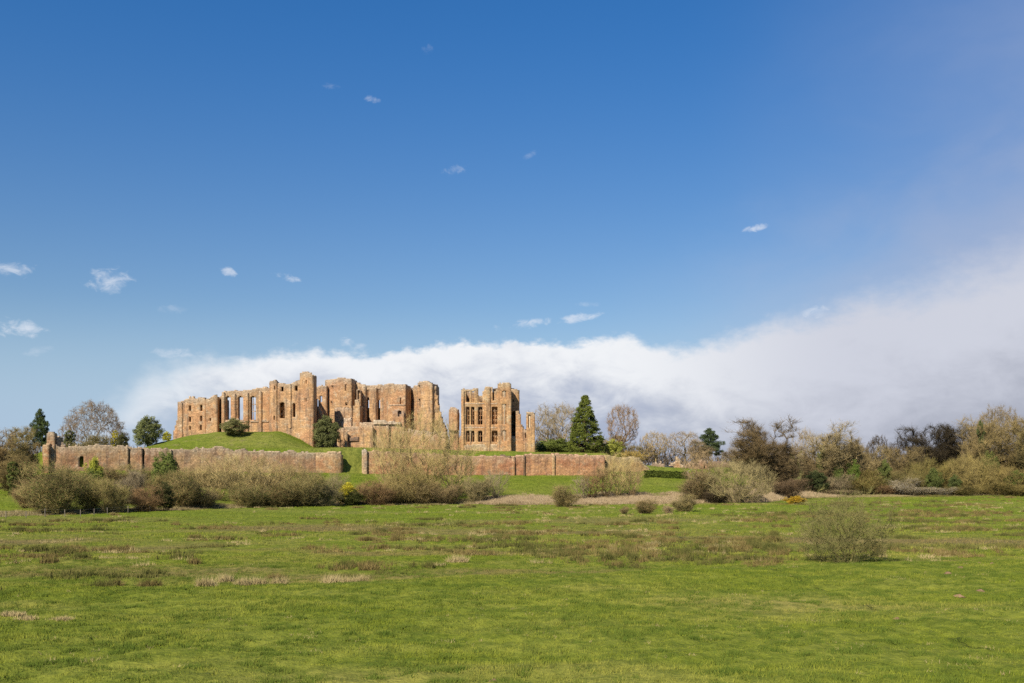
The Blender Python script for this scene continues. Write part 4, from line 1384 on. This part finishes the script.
    # --- right woodland
    B = [('dense', 762, 419, 285, 54, (0.145, .108, .068), 'big dense brown bare tree behind the broad willow dome', None),
         ('dense', 748, 438, 288, 44, (0.15, .112, .068), 'brown bare tree at the left shoulder of the big dense brown one', None),
         ('dense', 782, 446, 286, 44, (0.16, .12, .08), 'brown bare tree at the right shoulder of the big dense brown one', None),
         ('sparse', 806, 428, 310, 28, (.26, .21, .15), 'pale thin bare tree behind the dark evergreen at mid right', None),
         ('upright', 828, 423, 300, 40, (.27, .22, .14), 'tall pale upright bare tree at mid right', None),
         ('upright', 850, 438, 300, 34, (.24, .19, .12), 'pale bare tree right of the tall pale upright one', None),
         ('dense', 815, 456, 298, 30, (.17, .13, .08), 'short brown bare tree below the tall pale upright one', None),
         ('dome', 878, 436, 330, 30, DARK, 'dark gnarled bare tree top left of the black-brown grove', None),
         ('sparse', 895, 440, 328, 20, DARK, 'thin dark bare tree top beside the gnarled one', None),
         ('dense', 868, 444, 305, 36, (.25, .2, .12), 'pale olive bare tree below the gnarled dark one', None),
         ('dense', 898, 448, 312, 32, (.18, .14, .08), 'olive bare tree under the thin dark treetop', None),
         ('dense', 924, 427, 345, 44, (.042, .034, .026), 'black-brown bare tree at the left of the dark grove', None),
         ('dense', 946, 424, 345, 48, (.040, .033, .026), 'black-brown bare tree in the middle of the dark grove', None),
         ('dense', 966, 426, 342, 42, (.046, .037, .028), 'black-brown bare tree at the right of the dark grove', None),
         ('dome', 998, 407, 330, 60, (.19, .15, .10), 'tallest broad bare tree crowning the woodland at the right edge', None),
         ('dense', 1012, 420, 312, 60, (.21, .165, .09), 'broad olive bare tree in front of the tallest one at the right edge', None),
         ('upright', 985, 418, 318, 40, (.23, .18, .10), 'tan bare tree at the left side of the tallest right edge tree', None),
         ('dense', 1034, 428, 300, 50, OLIVE, 'olive tree cut off by the right edge of the photo', None)]
    B += [('upright', 792, 445, 332, 30, (.2, .155, .1), 'olive bare tree in the gap right of the big dense brown one', None),
          ('dense', 842, 443, 336, 34, (.19, .15, .085), 'bare tree filling the gap behind the pale upright trees', None),
          ('upright', 862, 446, 334, 28, (.21, .17, .10), 'slim bare tree left of the gnarled dark treetop', None),
          ('dense', 908, 447, 334, 32, (.15, .12, .075), 'brown bare tree filling the gap left of the dark grove', None),
          ('upright', 976, 424, 340, 28, (.15, .12, .08), 'brown bare tree between the dark grove and the tallest right edge tree', None)]
    for k, px, py, Y, w, c, lb, _ in B:
        T('bare_tree', k, px, py, Y, w, c, lb, 'tree')
    T('dark_bush', 'holly', 815, 472, 290, 26, (0.03, 0.038, 0.018), 'dark green evergreen bush at the wood edge left of the tall pale tree', 'bush')
    T('conifer_tree', 'column', 791.5, 449, 330, 7, (0.045, 0.055, 0.02), 'tiny pointed conifer tip right of the big dense brown tree', 'tree')
    T('conifer_tree', 'column', 802, 447, 325, 9, (0.09, 0.09, 0.04), 'small olive conifer beside the tiny pointed tip', 'tree')
    T('ivy_tree', 'holly', 822, 450, 299, 12, (0.05, 0.06, 0.02), 'ivy clad trunk under the tall pale upright tree', 'tree')
    T('ivy_tree', 'holly', 853, 462, 298, 14, (0.05, 0.075, 0.018), 'green ivy mass below the pale bare tree at mid right', 'tree')
    T('ivy_tree', 'holly', 990, 455, 302, 20, (0.05, 0.058, 0.02), 'dark ivy clad tree at the foot of the tallest right edge tree', 'tree')
    T('ivy_tree', 'holly', 1016, 472, 296, 22, (0.045, 0.06, 0.018), 'dark green ivy clump low at the right edge', 'tree')
    T('ivy_tree', 'holly', 838, 466, 297, 12, (0.045, 0.06, 0.02), 'ivy dark trunk between the tall pale tree and the green ivy mass', 'tree')
    T('ivy_tree', 'holly', 884, 462, 300, 16, (0.05, 0.062, 0.022), 'dark ivy patch under the gnarled dark tree', 'tree')
    T('ivy_tree', 'holly', 934, 470, 299, 16, (0.045, 0.056, 0.02), 'dark ivy clump between the two mossy round shrubs', 'tree')
    T('ivy_tree', 'holly', 955, 476, 296, 14, (0.04, 0.05, 0.02), 'small dark holly at the left foot of the olive-tan willow dome', 'tree')
    T('ivy_tree', 'column', 981, 414, 317, 9, (0.035, 0.045, 0.02), 'dark ivy top showing among twigs left of the tallest right edge tree', 'tree')
    S = [('willow', 972, 454, 300, 46, (.24, .195, .09), None, 'olive-tan willow dome below the dark grove', 'willow_shrub'),
         ('willow', 1004, 466, 298, 44, (.22, .175, .08), None, 'olive willow at the woodland foot near the right edge', 'willow_shrub'),
         ('thicket', 922, 458, 306, 26, (.19, .16, .07), (.11, .115, .03), 'mossy green round shrub under the left of the dark grove', 'thicket_bush'),
         ('thicket', 942, 460, 305, 28, (.2, .165, .07), (.12, .12, .03), 'yellow-green round shrub under the middle of the dark grove', 'thicket_bush'),
         ('thicket', 905, 470, 300, 36, (.18, .15, .075), (.09, .1, .03), 'olive thicket behind the white blossom bushes', 'thicket_bush'),
         ('thicket', 868, 470, 296, 40, (.2, .16, .07), (.12, .125, .028), 'yellow-green thicket at the wood edge right of the ivy mass', 'thicket_bush'),
         ('thicket', 884, 484, 292, 18, (.2, .13, .08), None, 'russet low scrub left of the white blossom bushes', 'thicket_bush'),
         ('thicket', 838, 474, 293, 30, (.22, .18, .13), None, 'pale leafless scrub below the tall pale upright tree', 'thicket_bush'),
         ('thicket', 786, 478, 272, 44, (.17, .12, .085), None, 'brown scrub behind the orange-yellow gorse', 'thicket_bush'),
         ('thicket', 1020, 482, 292, 40, (.2, .16, .07), (.1, .1, .03), 'olive bramble at the field edge by the right border', 'thicket_bush'),
         ('thicket', 960, 482, 295, 36, (.19, .155, .07), (.1, .1, .03), 'olive bramble below the olive-tan willow dome', 'thicket_bush'),
         ('thicket', 840, 489, 288, 34, (.26, .21, .14), None, 'straw coloured low scrub at the field edge behind the big thorn bush', 'thicket_bush')]
    for k, px, py, Y, w, c, lc, lb, nm in S:
        T(nm, k, px, py, Y, w, c, lb, 'willow' if nm[0] == 'w' else 'bush', leafcol=lc)
    for px, py, w, lb in ((902, 478, 28, 'white blossoming blackthorn highest of the three at the wood edge'), (918, 487, 34, 'low white blackthorn in the middle of the blossoming bushes'),
                          (940, 487, 30, 'low white blackthorn at the right of the blossoming bushes')):
        T('blackthorn_bush', 'thicket', px, py, 293, w, (.27, .23, .17), lb, 'bush', leafcol=(.44, .40, .33))
    # --- the lone bush in the field
    Y = F * CZ / (563 - HY)
    T('thorn_bush', 'thorn', 845, 489, Y, 90, (.130, .122, .058), 'large twiggy thorn bush alone in the field at right', 'bush', leafcol=(.062, .068, .022), rot=.6)


planting()


def blades(name, pts, h, w, per, lean, mat, kind=None, spread=.12, seed=3):
    """grass: per point a tuft of narrow pointed blades"""
    r = np.random.default_rng(seed)
    n = len(pts)
    c = np.repeat(pts, per, 0)
    m = len(c)
    hh = np.repeat(np.broadcast_to(h, n), per) * r.uniform(.55, 1.2, m)
    sp = np.repeat(np.broadcast_to(spread, n), per)
    c = c + np.stack([r.normal(0, 1, m) * sp, r.normal(0, 1, m) * sp, np.zeros(m)], 1)
    d = unit(np.stack([r.normal(0, lean, m), r.normal(0, lean, m), np.ones(m)], 1))
    a = r.uniform(0, 6.28, m)
    s = np.stack([np.cos(a), np.sin(a), np.zeros(m)], 1) * np.repeat(np.broadcast_to(w, n), per)[:, None]
    v = np.stack([c - s, c + s, c + d * hh[:, None]], 1)
    v[:, :2, 2] -= .03
    return np_mesh(name, v.reshape(-1, 3), tris=np.arange(3 * m).reshape(-1, 3), mats=[mat])


def scatter(n, y0, y1, r, margin=1.08):
    y = np.sqrt(r.uniform(y0 ** 2, y1 ** 2, n))
    x = r.uniform(-1, 1, n) * y * .514 * margin
    return x, y


def field():
    r = np.random.default_rng(5)
    # near sward
    x, y = scatter(95000, 33, 96, r)
    z = ground_z(x, y)
    nn = fbm(x * .6, y, 3.2, 4)
    me = blades('grass', np.stack([x, y, z], 1), (.05 + .14 * sstep((nn - .35) / .35)), .013, 5, .6, M_GRASS, spread=.16, seed=8)
    tag(link('grass', me), 'short green grass covering the near meadow bank', 'grass', kind='stuff')
    cx, cy = scatter(1500, 34, 90, r)
    per = r.integers(6, 30, 1500)
    wid = r.uniform(.15, .75, 1500) * (cy / 60)
    M = per.sum()
    x = np.repeat(cx, per) + r.normal(0, 1, M) * np.repeat(wid, per)
    y = np.repeat(cy, per) + r.normal(0, 1, M) * np.repeat(wid, per) * .8
    me = blades('lush_grass', np.stack([x, y, ground_z(x, y)], 1), .165 * r.uniform(.6, 1.3, len(x)), .013, 15, .7, M_LUSH, spread=.13, seed=18)
    tag(link('lush_grass', me), 'darker lush grass clumps across the near meadow bank', 'grass', kind='stuff')
    x, y = scatter(900, 36, 95, r)
    nn = fbm(x * .35, y, 5.0, 96)
    k = nn > .6
    x, y = x[k], y[k]
    me = blades('dead_grass', np.stack([x, y, ground_z(x, y)], 1), .16, .012, 12, .8, M_STRAW, spread=.16, seed=19)
    tag(link('dead_grass', me), 'faint straw coloured dead blades in the near meadow bank', 'dead grass', kind='stuff')
    # sward of the marsh meadow
    x, y = scatter(90000, 90, 290, r)
    fe = np.interp(x, FE[:, 0], FE[:, 1])
    k = y < fe + 2
    x, y = x[k], y[k]
    z = ground_z(x, y)
    nn = fbm(x * .5, y, 5, 14)
    me = blades('grass', np.stack([x, y, z], 1), (.10 + .28 * sstep((nn - .4) / .3)), .03, 4, .55, M_GRASS, spread=.3, seed=9)
    tag(link('grass', me), 'rough green grass of the flat meadow towards the castle', 'grass', kind='stuff')
    # rushes in drifts
    x, y = scatter(90000, 62, 285, r)
    e = y - marsh_edge(x)
    fe = np.interp(x, FE[:, 0], FE[:, 1])
    n1 = fbm(x * .28, y, 9, 21)
    n2 = fbm(x * .5, y, 3.5, 24)
    py = HY + F * CZ / y
    px = 512 + F * x / y
    band = np.zeros_like(x)
    for (a, b, c, d, s) in ((10, 265, 547, 554, .30), (60, 200, 572, 588, .16), (300, 470, 560, 590, .20), (330, 420, 545, 553, .18), (420, 520, 553, 576, .24), (512, 800, 545, 576, .27), (560, 800, 532, 552, .20),
                          (850, 1024, 547, 560, .30), (870, 1024, 505, 540, .17), (700, 1024, 512, 530, .12), (600, 720, 520, 534, .10), (0, 120, 552, 566, .05), (420, 520, 540, 552, .16)):
        f = np.clip(np.minimum((px - a) / 30, (b - px) / 30), 0, 1) * np.clip(np.minimum((py - c) / 3, (d - py) / 3), 0, 1)
        band = np.maximum(band, f * s)
    p = band * .6 + (n1 * .4 + n2 * .6)
    keep = (e > 1.0) & (y < fe - 4) & (p > .59) & (r.uniform(0, 1, len(x)) < np.clip((p - .59) * 1.4, 0, .13))
    x, y, p = x[keep], y[keep], p[keep]
    z = ground_z(x, y)
    P = np.stack([x, y, z], 1)
    # gather them into clumps
    m = len(x)
    per = r.integers(5, 16, m)
    wid = r.uniform(.25, .95, m)
    kind = fbm(x * .4, y, 6, 40) + r.normal(0, .2, m)
    straw = r.uniform(0, 1, m) < .12
    hgt = (.42 + .5 * np.clip((p - .6) * 2.5, 0, 1)) * r.uniform(.6, 1.3, m)
    rp = lambda a: np.repeat(a, per)
    M = per.sum()
    cx = rp(x) + r.normal(0, 1, M) * rp(wid) * 1.2
    cy = rp(y) + r.normal(0, 1, M) * rp(wid) * .7
    P = np.stack([cx, cy, ground_z(cx, cy)], 1)
    hgt, kind, straw = rp(hgt) * r.uniform(.75, 1.15, M), rp(kind), rp(straw)
    b = (kind > .5) & ~straw
    o = ~b & ~straw
    for name, mk, mat, lb in (('rushes', b, M_RUSHB, 'brown rush drifts across the wet middle of the meadow'), ('rushes', o, M_RUSHG, 'olive green rush drifts across the wet middle of the meadow')):
        me = blades(name, P[mk], hgt[mk], .026, 22, .34, mat, spread=.17, seed=31)
        tag(link(name, me), lb, 'rushes', kind='stuff')
    me = blades('dead_grass', P[straw], hgt[straw] * .55, .024, 16, .7, M_STRAW, spread=.2, seed=33)
    tag(link('dead_grass', me), 'scattered straw coloured dead grass tufts in the meadow', 'dead grass', kind='stuff')
    # small straw tufts dotted over the meadow
    x, y = scatter(800, 78, 262, r)
    fe = np.interp(x, FE[:, 0], FE[:, 1])
    k = (y - marsh_edge(x) > 2) & (y < fe - 3) & (fbm(x * .35, y, 8, 120) > .47)
    x, y = x[k], y[k]
    per = r.integers(1, 6, len(x))
    M = per.sum()
    x = np.repeat(x, per) + r.normal(0, .55, M)
    y = np.repeat(y, per) + r.normal(0, .3, M)
    me = blades('dead_grass', np.stack([x, y, ground_z(x, y)], 1), r.uniform(.25, .55, M), .022, 20, .6, M_STRAW, spread=.18, seed=35)
    tag(link('dead_grass', me), 'small straw coloured tufts dotted over the rough meadow', 'dead grass', kind='stuff')
    # dry reed belt under the slope
    n = 26000
    x = r.uniform(-8, 95, n)
    fe = np.interp(x, FE[:, 0], FE[:, 1])
    dpt = np.interp(x, [-8, 10, 45, 60, 95], [12, 13, 18, 24, 20])
    t = r.uniform(0, 1, n)
    y = fe + 1.0 + t * dpt
    k = (fbm(x * .5, y, 6, 50) > .36 + .22 * (t > .8))
    x, y = x[k], y[k]
    me = blades('dry_reeds', np.stack([x, y, ground_z(x, y)], 1), .75, .035, 6, .3, M_REED, spread=.3, seed=36)
    tag(link('dry_reeds', me), 'belt of pale dry reeds along the far side of the meadow', 'reeds', kind='stuff')
    # rough verge under the hedge and wood edge
    n = 26000
    x = r.uniform(-120, 165, n)
    fe = np.interp(x, FE[:, 0], FE[:, 1])
    y = fe + r.uniform(-1.2, 7, n)
    k = (fbm(x * .5, y, 5, 60) > .45) & ((x < -4) | (x > 85))
    x, y = x[k], y[k]
    me = blades('rough_verge', np.stack([x, y, ground_z(x, y)], 1), .5, .03, 6, .45, mat_blades('verge grass', ((0.15, .125, .05), (.27, .215, .115)), .35), spread=.3, seed=37)
    tag(link('rough_verge', me), 'rough tan grass along the foot of the hedges', 'rough grass', kind='stuff')
    # slope grass
    n = 60000
    x = r.uniform(-115, 92, n)
    fe = np.interp(x, FE[:, 0], FE[:, 1])
    yw = np.interp(x, WL[:, 0], WL[:, 1])
    y = fe + 5 + r.uniform(0, 1, n) * (yw - fe + 25)
    me = blades('bank_grass', np.stack([x, y, ground_z(x, y)], 1), .28, .03, 4, .6, M_GRASS, spread=.3, seed=38)
    tag(link('bank_grass', me), 'green grass on the castle bank and mound', 'grass', kind='stuff')
    # woodland floor scrub that reads as one mass
    n = 30000
    x = r.uniform(75, 260, n)
    y = np.interp(x, FE[:, 0], FE[:, 1]) + 10 + r.uniform(0, 60, n)
    me = blades('undergrowth', np.stack([x, y, ground_z(x, y)], 1), 2.0, .05, 5, .5, mat_blades('undergrowth', ((0.10, .08, .04), (.17, .13, .065)), .2), spread=.6, seed=39)
    tag(link('undergrowth', me), 'brown undergrowth beneath the right hand woodland', 'undergrowth', kind='stuff')


field()


def far_woods():
    """distant trees that close the horizon, read as one mass"""
    r = np.random.default_rng(77)
    vs, ts, n0 = [], [], 0
    N = 800
    a = r.uniform(-.62, .75, N)
    Y = r.uniform(420, 640, N)
    for k in range(N):
        x, y = math.tan(a[k]) * Y[k], Y[k]
        h = r.uniform(10, 16)
        if -.12 < a[k] < .02 or a[k] < -.3:
            h *= .8
        rad = h * .45
        zb = float(ground_z(x, y))
        m = 130
        d = unit(r.normal(size=(m, 3)))
        d[:, 2] = np.abs(d[:, 2])
        o = np.stack([x + d[:, 0] * rad * .7, y + d[:, 1] * rad * .7, zb + h * (.15 + .65 * d[:, 2] * r.uniform(.3, 1, m))], 1)
        dd = unit(d + np.array([0, 0, .7]))
        v, t = slivers(o, dd, r.uniform(1.2, 3.0, m), np.full(m, .16), r)
        vs.append(v)
        ts.append(t + n0)
        n0 += len(v)
    me = np_mesh('far_woods', np.concatenate(vs), tris=np.concatenate(ts), mats=[M_TWIG])
    o = link('far_woods', me, color=(.15, .115, .08))
    tag(o, 'distant brown woodland closing the horizon behind the castle', 'woods', kind='stuff')


far_woods()


def clipped_hedge():
    r = np.random.default_rng(9)
    Yh = 272
    x0, x1 = X(644, Yh), X(690, Yh)
    zb = float(ground_z((x0 + x1) / 2, Yh))
    h = Z(471.5, Yh) - zb
    n = 14000
    u, v, w = r.uniform(0, 1, n), r.uniform(0, 1, n), r.uniform(0, 1, n)
    f = r.integers(0, 3, n)
    u = np.where(f == 0, u, u)
    v = np.where(f == 1, r.uniform(0, .12, n), v)
    w = np.where(f == 2, r.uniform(.93, 1.0, n), w)
    bump = .12 * np.sin(u * 37) + .08 * np.sin(u * 91)
    x = x0 + u * (x1 - x0)
    p = np.stack([x, Yh + v * 2.0, ground_z(x, np.full(n, Yh + 1.0)) - .1 + w * (h + bump)], 1)
    me = leaf_mesh(p, .11, r, name='garden_hedge')
    o = link('garden_hedge', me, color=(.11, .145, .03))
    tag(o, 'neat clipped green garden hedge in front of the low ruins', 'hedge')


clipped_hedge()


def fence():
    t = thing('wire_fence', 'post and wire fence at the left field edge in front of the thickets', 'fence', (X(70, 168), 168, 0))
    L = np.array(t.location)
    pp = []
    for px, Y in ((-12, 162), (6, 164), (26, 165.5), (45, 167), (65, 169), (80.5, 171.5), (94, 174), (107.5, 177), (128, 181), (150, 187), (172, 193)):
        x = X(px, Y)
        z = float(ground_z(x, Y))
        hh = random.uniform(1.15, 1.35)
        le = random.uniform(-.05, .05)
        p0 = np.array([[x, Y, z - .3]]) - L
        p1 = np.array([[x + le, Y, z + hh]]) - L
        v, q = tubes(p0, p1, np.array([.065]), np.array([.06]), 8)
        cap = [len(v)]
        v = np.concatenate([v, p1 + np.array([[0, 0, .03]])])
        tr = [(2 * s + 1, 2 * ((s + 1) % 8) + 1, cap[0]) for s in range(8)]
        link('post', np_mesh('post', v, tris=tr, quads=q, mats=[M_WOOD]), t)
        pp.append((p0[0], p1[0]))
    for f in (.45, .72, .95):
        a = np.array([p[0] + (p[1] - p[0]) * f for p in pp[:-1]])
        b = np.array([p[0] + (p[1] - p[0]) * f for p in pp[1:]])
        v, q = tubes(a, b, np.full(len(a), .004), np.full(len(a), .004), 4)
        link('wire', np_mesh('wire', v, quads=q, mats=[M_WIRE]), t)


fence()


def molehills():
    spots = [(948, 573, 'wide flat molehill left of the pair near the marsh edge'), (960.5, 570, 'molehill right of the wide flat one near the marsh edge'),
             (979, 562, 'small molehill on the marsh edge nearest the lone thorn bush side'), (992, 562, 'molehill on the marsh edge nearest the right border'),
             (958.5, 595.5, 'reddest molehill in the open grass at right'), (980, 589.5, 'molehill right of the reddest one in the open grass'),
             (897, 614.5, 'small faint molehill nearest the middle of the near grass'), (494, 676, 'molehill at the bottom edge of the near grass')]
    for px, py, lb in spots:
        r = np.random.default_rng(int(px))
        Y = F * (CZ - .55) / (py - HY)
        x = X(px, Y)
        z = float(ground_z(x, Y))
        w = 0.30 if py < 600 else .2
        if px == 494:
            w = .2
        n, m = 18, 7
        v = [(0, 0, w * .34)]
        for j in range(1, m + 1):
            q = j / m
            for i in range(n):
                a = 6.283 * i / n
                rr = w * q * (1 + .25 * math.sin(2 * a + px) + .1 * math.sin(5 * a))
                v.append((rr * math.cos(a) * 1.15, rr * math.sin(a), w * .34 * (1 - q * q) + r.normal(0, .018) - .05 * q))
        tr = [(0, 1 + i, 1 + (i + 1) % n) for i in range(n)]
        qd = [(1 + (j - 1) * n + i, 1 + j * n + i, 1 + j * n + (i + 1) % n, 1 + (j - 1) * n + (i + 1) % n) for j in range(1, m) for i in range(n)]
        o = link('molehill', np_mesh('molehill', v, tris=tr, quads=qd, mats=[M_SOIL]))
        o.location = (x, Y, z + .03)
        tag(o, lb, 'molehill', 'molehills in the near grass')


molehills()


def tussocks():
    def one(px, py, w, h, mat, lb, grp, cat='tussock', seed=1):
        Y = F * (CZ - .1) / (py - HY)
        x = X(px, Y)
        z = float(ground_z(x, Y))
        r = np.random.default_rng(seed)
        n = 14
        a = r.uniform(0, 6.28, n)
        q = np.sqrt(r.uniform(0, 1, n)) * w / 2 * Y / F
        q[:2] = 0
        pts = np.stack([q * np.cos(a), q * .6 * np.sin(a), np.zeros(n)], 1)
        me = blades('grass_tussock', pts, h, .018, 34, .62, mat, spread=.14, seed=seed)
        o = link('grass_tussock', me)
        o.location = (x, Y, z)
        tag(o, lb, cat, grp)
    G = 'pale tussocks along the marsh edge'
    S = [(206, 590, 20, 'leftmost straw tussock of the pale row on the marsh edge'), (244, 588, 17, 'second straw tussock from the left in the pale row on the marsh edge'),
         (260, 587, 18, 'broad straw tussock in the middle of the pale row'), (279, 586.5, 20, 'straw tussock just left of the gap in the pale row'),
         (330, 585, 22, 'straw tussock just right of the gap in the pale row'), (348, 585, 18, 'second straw tussock right of the gap in the pale row'),
         (361, 584, 14, 'rightmost straw tussock of the pale row on the marsh edge'), (227, 581, 14, 'single straw tussock set back behind the pale row')]
    for k, (px, py, w, lb) in enumerate(S):
        one(px, py, w * .8, .72, M_STRAW, lb, G, seed=200 + k)
    S = [(278, 577, 18, M_RUSHB, 'rounded brown rush clump behind the pale tussock row'), (150, 584, 26, M_RUSHB, 'wide brown rush clump left of the pale tussock row'),
         (100, 586, 34, M_RUSHG, 'long olive rush clump near the left edge of the marsh'), (116, 584, 14, M_RUSHB, 'brown rush clump at the right end of the long olive one'),
         (194, 564, 10, M_RUSHB, 'lone small brown tussock in the smooth grass behind the row'), (370, 570, 22, M_RUSHB, 'tall brown rush clump right of the pale tussock row'),
         (425, 568, 34, M_RUSHG, 'long olive rush clump in the middle of the marsh'), (458, 563, 20, M_STRAW, 'pale pinkish tussock right of the long olive middle clump'),
         (654, 546, 14, M_STRAW, 'straw tussock shining among brown rushes left of the thorn bush'), (620, 565, 34, M_RUSHB, 'wide brown rush clump below the shining straw tussock')]
    for k, (px, py, w, m, lb) in enumerate(S):
        one(px, py, w, .7, m, lb, 'rush clumps in the marsh', 'rush clump', seed=300 + k)
    S = [(10, 622, 22, 'straw clump at the left edge of the near grass'), (26, 625, 18, 'straw clump second from the left in the near grass'), (62, 627, 16, 'straw clump at the right end of the near straw strip')]
    for k, (px, py, w, lb) in enumerate(S):
        Y = F * (CZ - .55) / (py - HY)
        one(px, py, w, .28, M_STRAW, lb, 'straw clumps in the near grass', seed=400 + k)


tussocks()
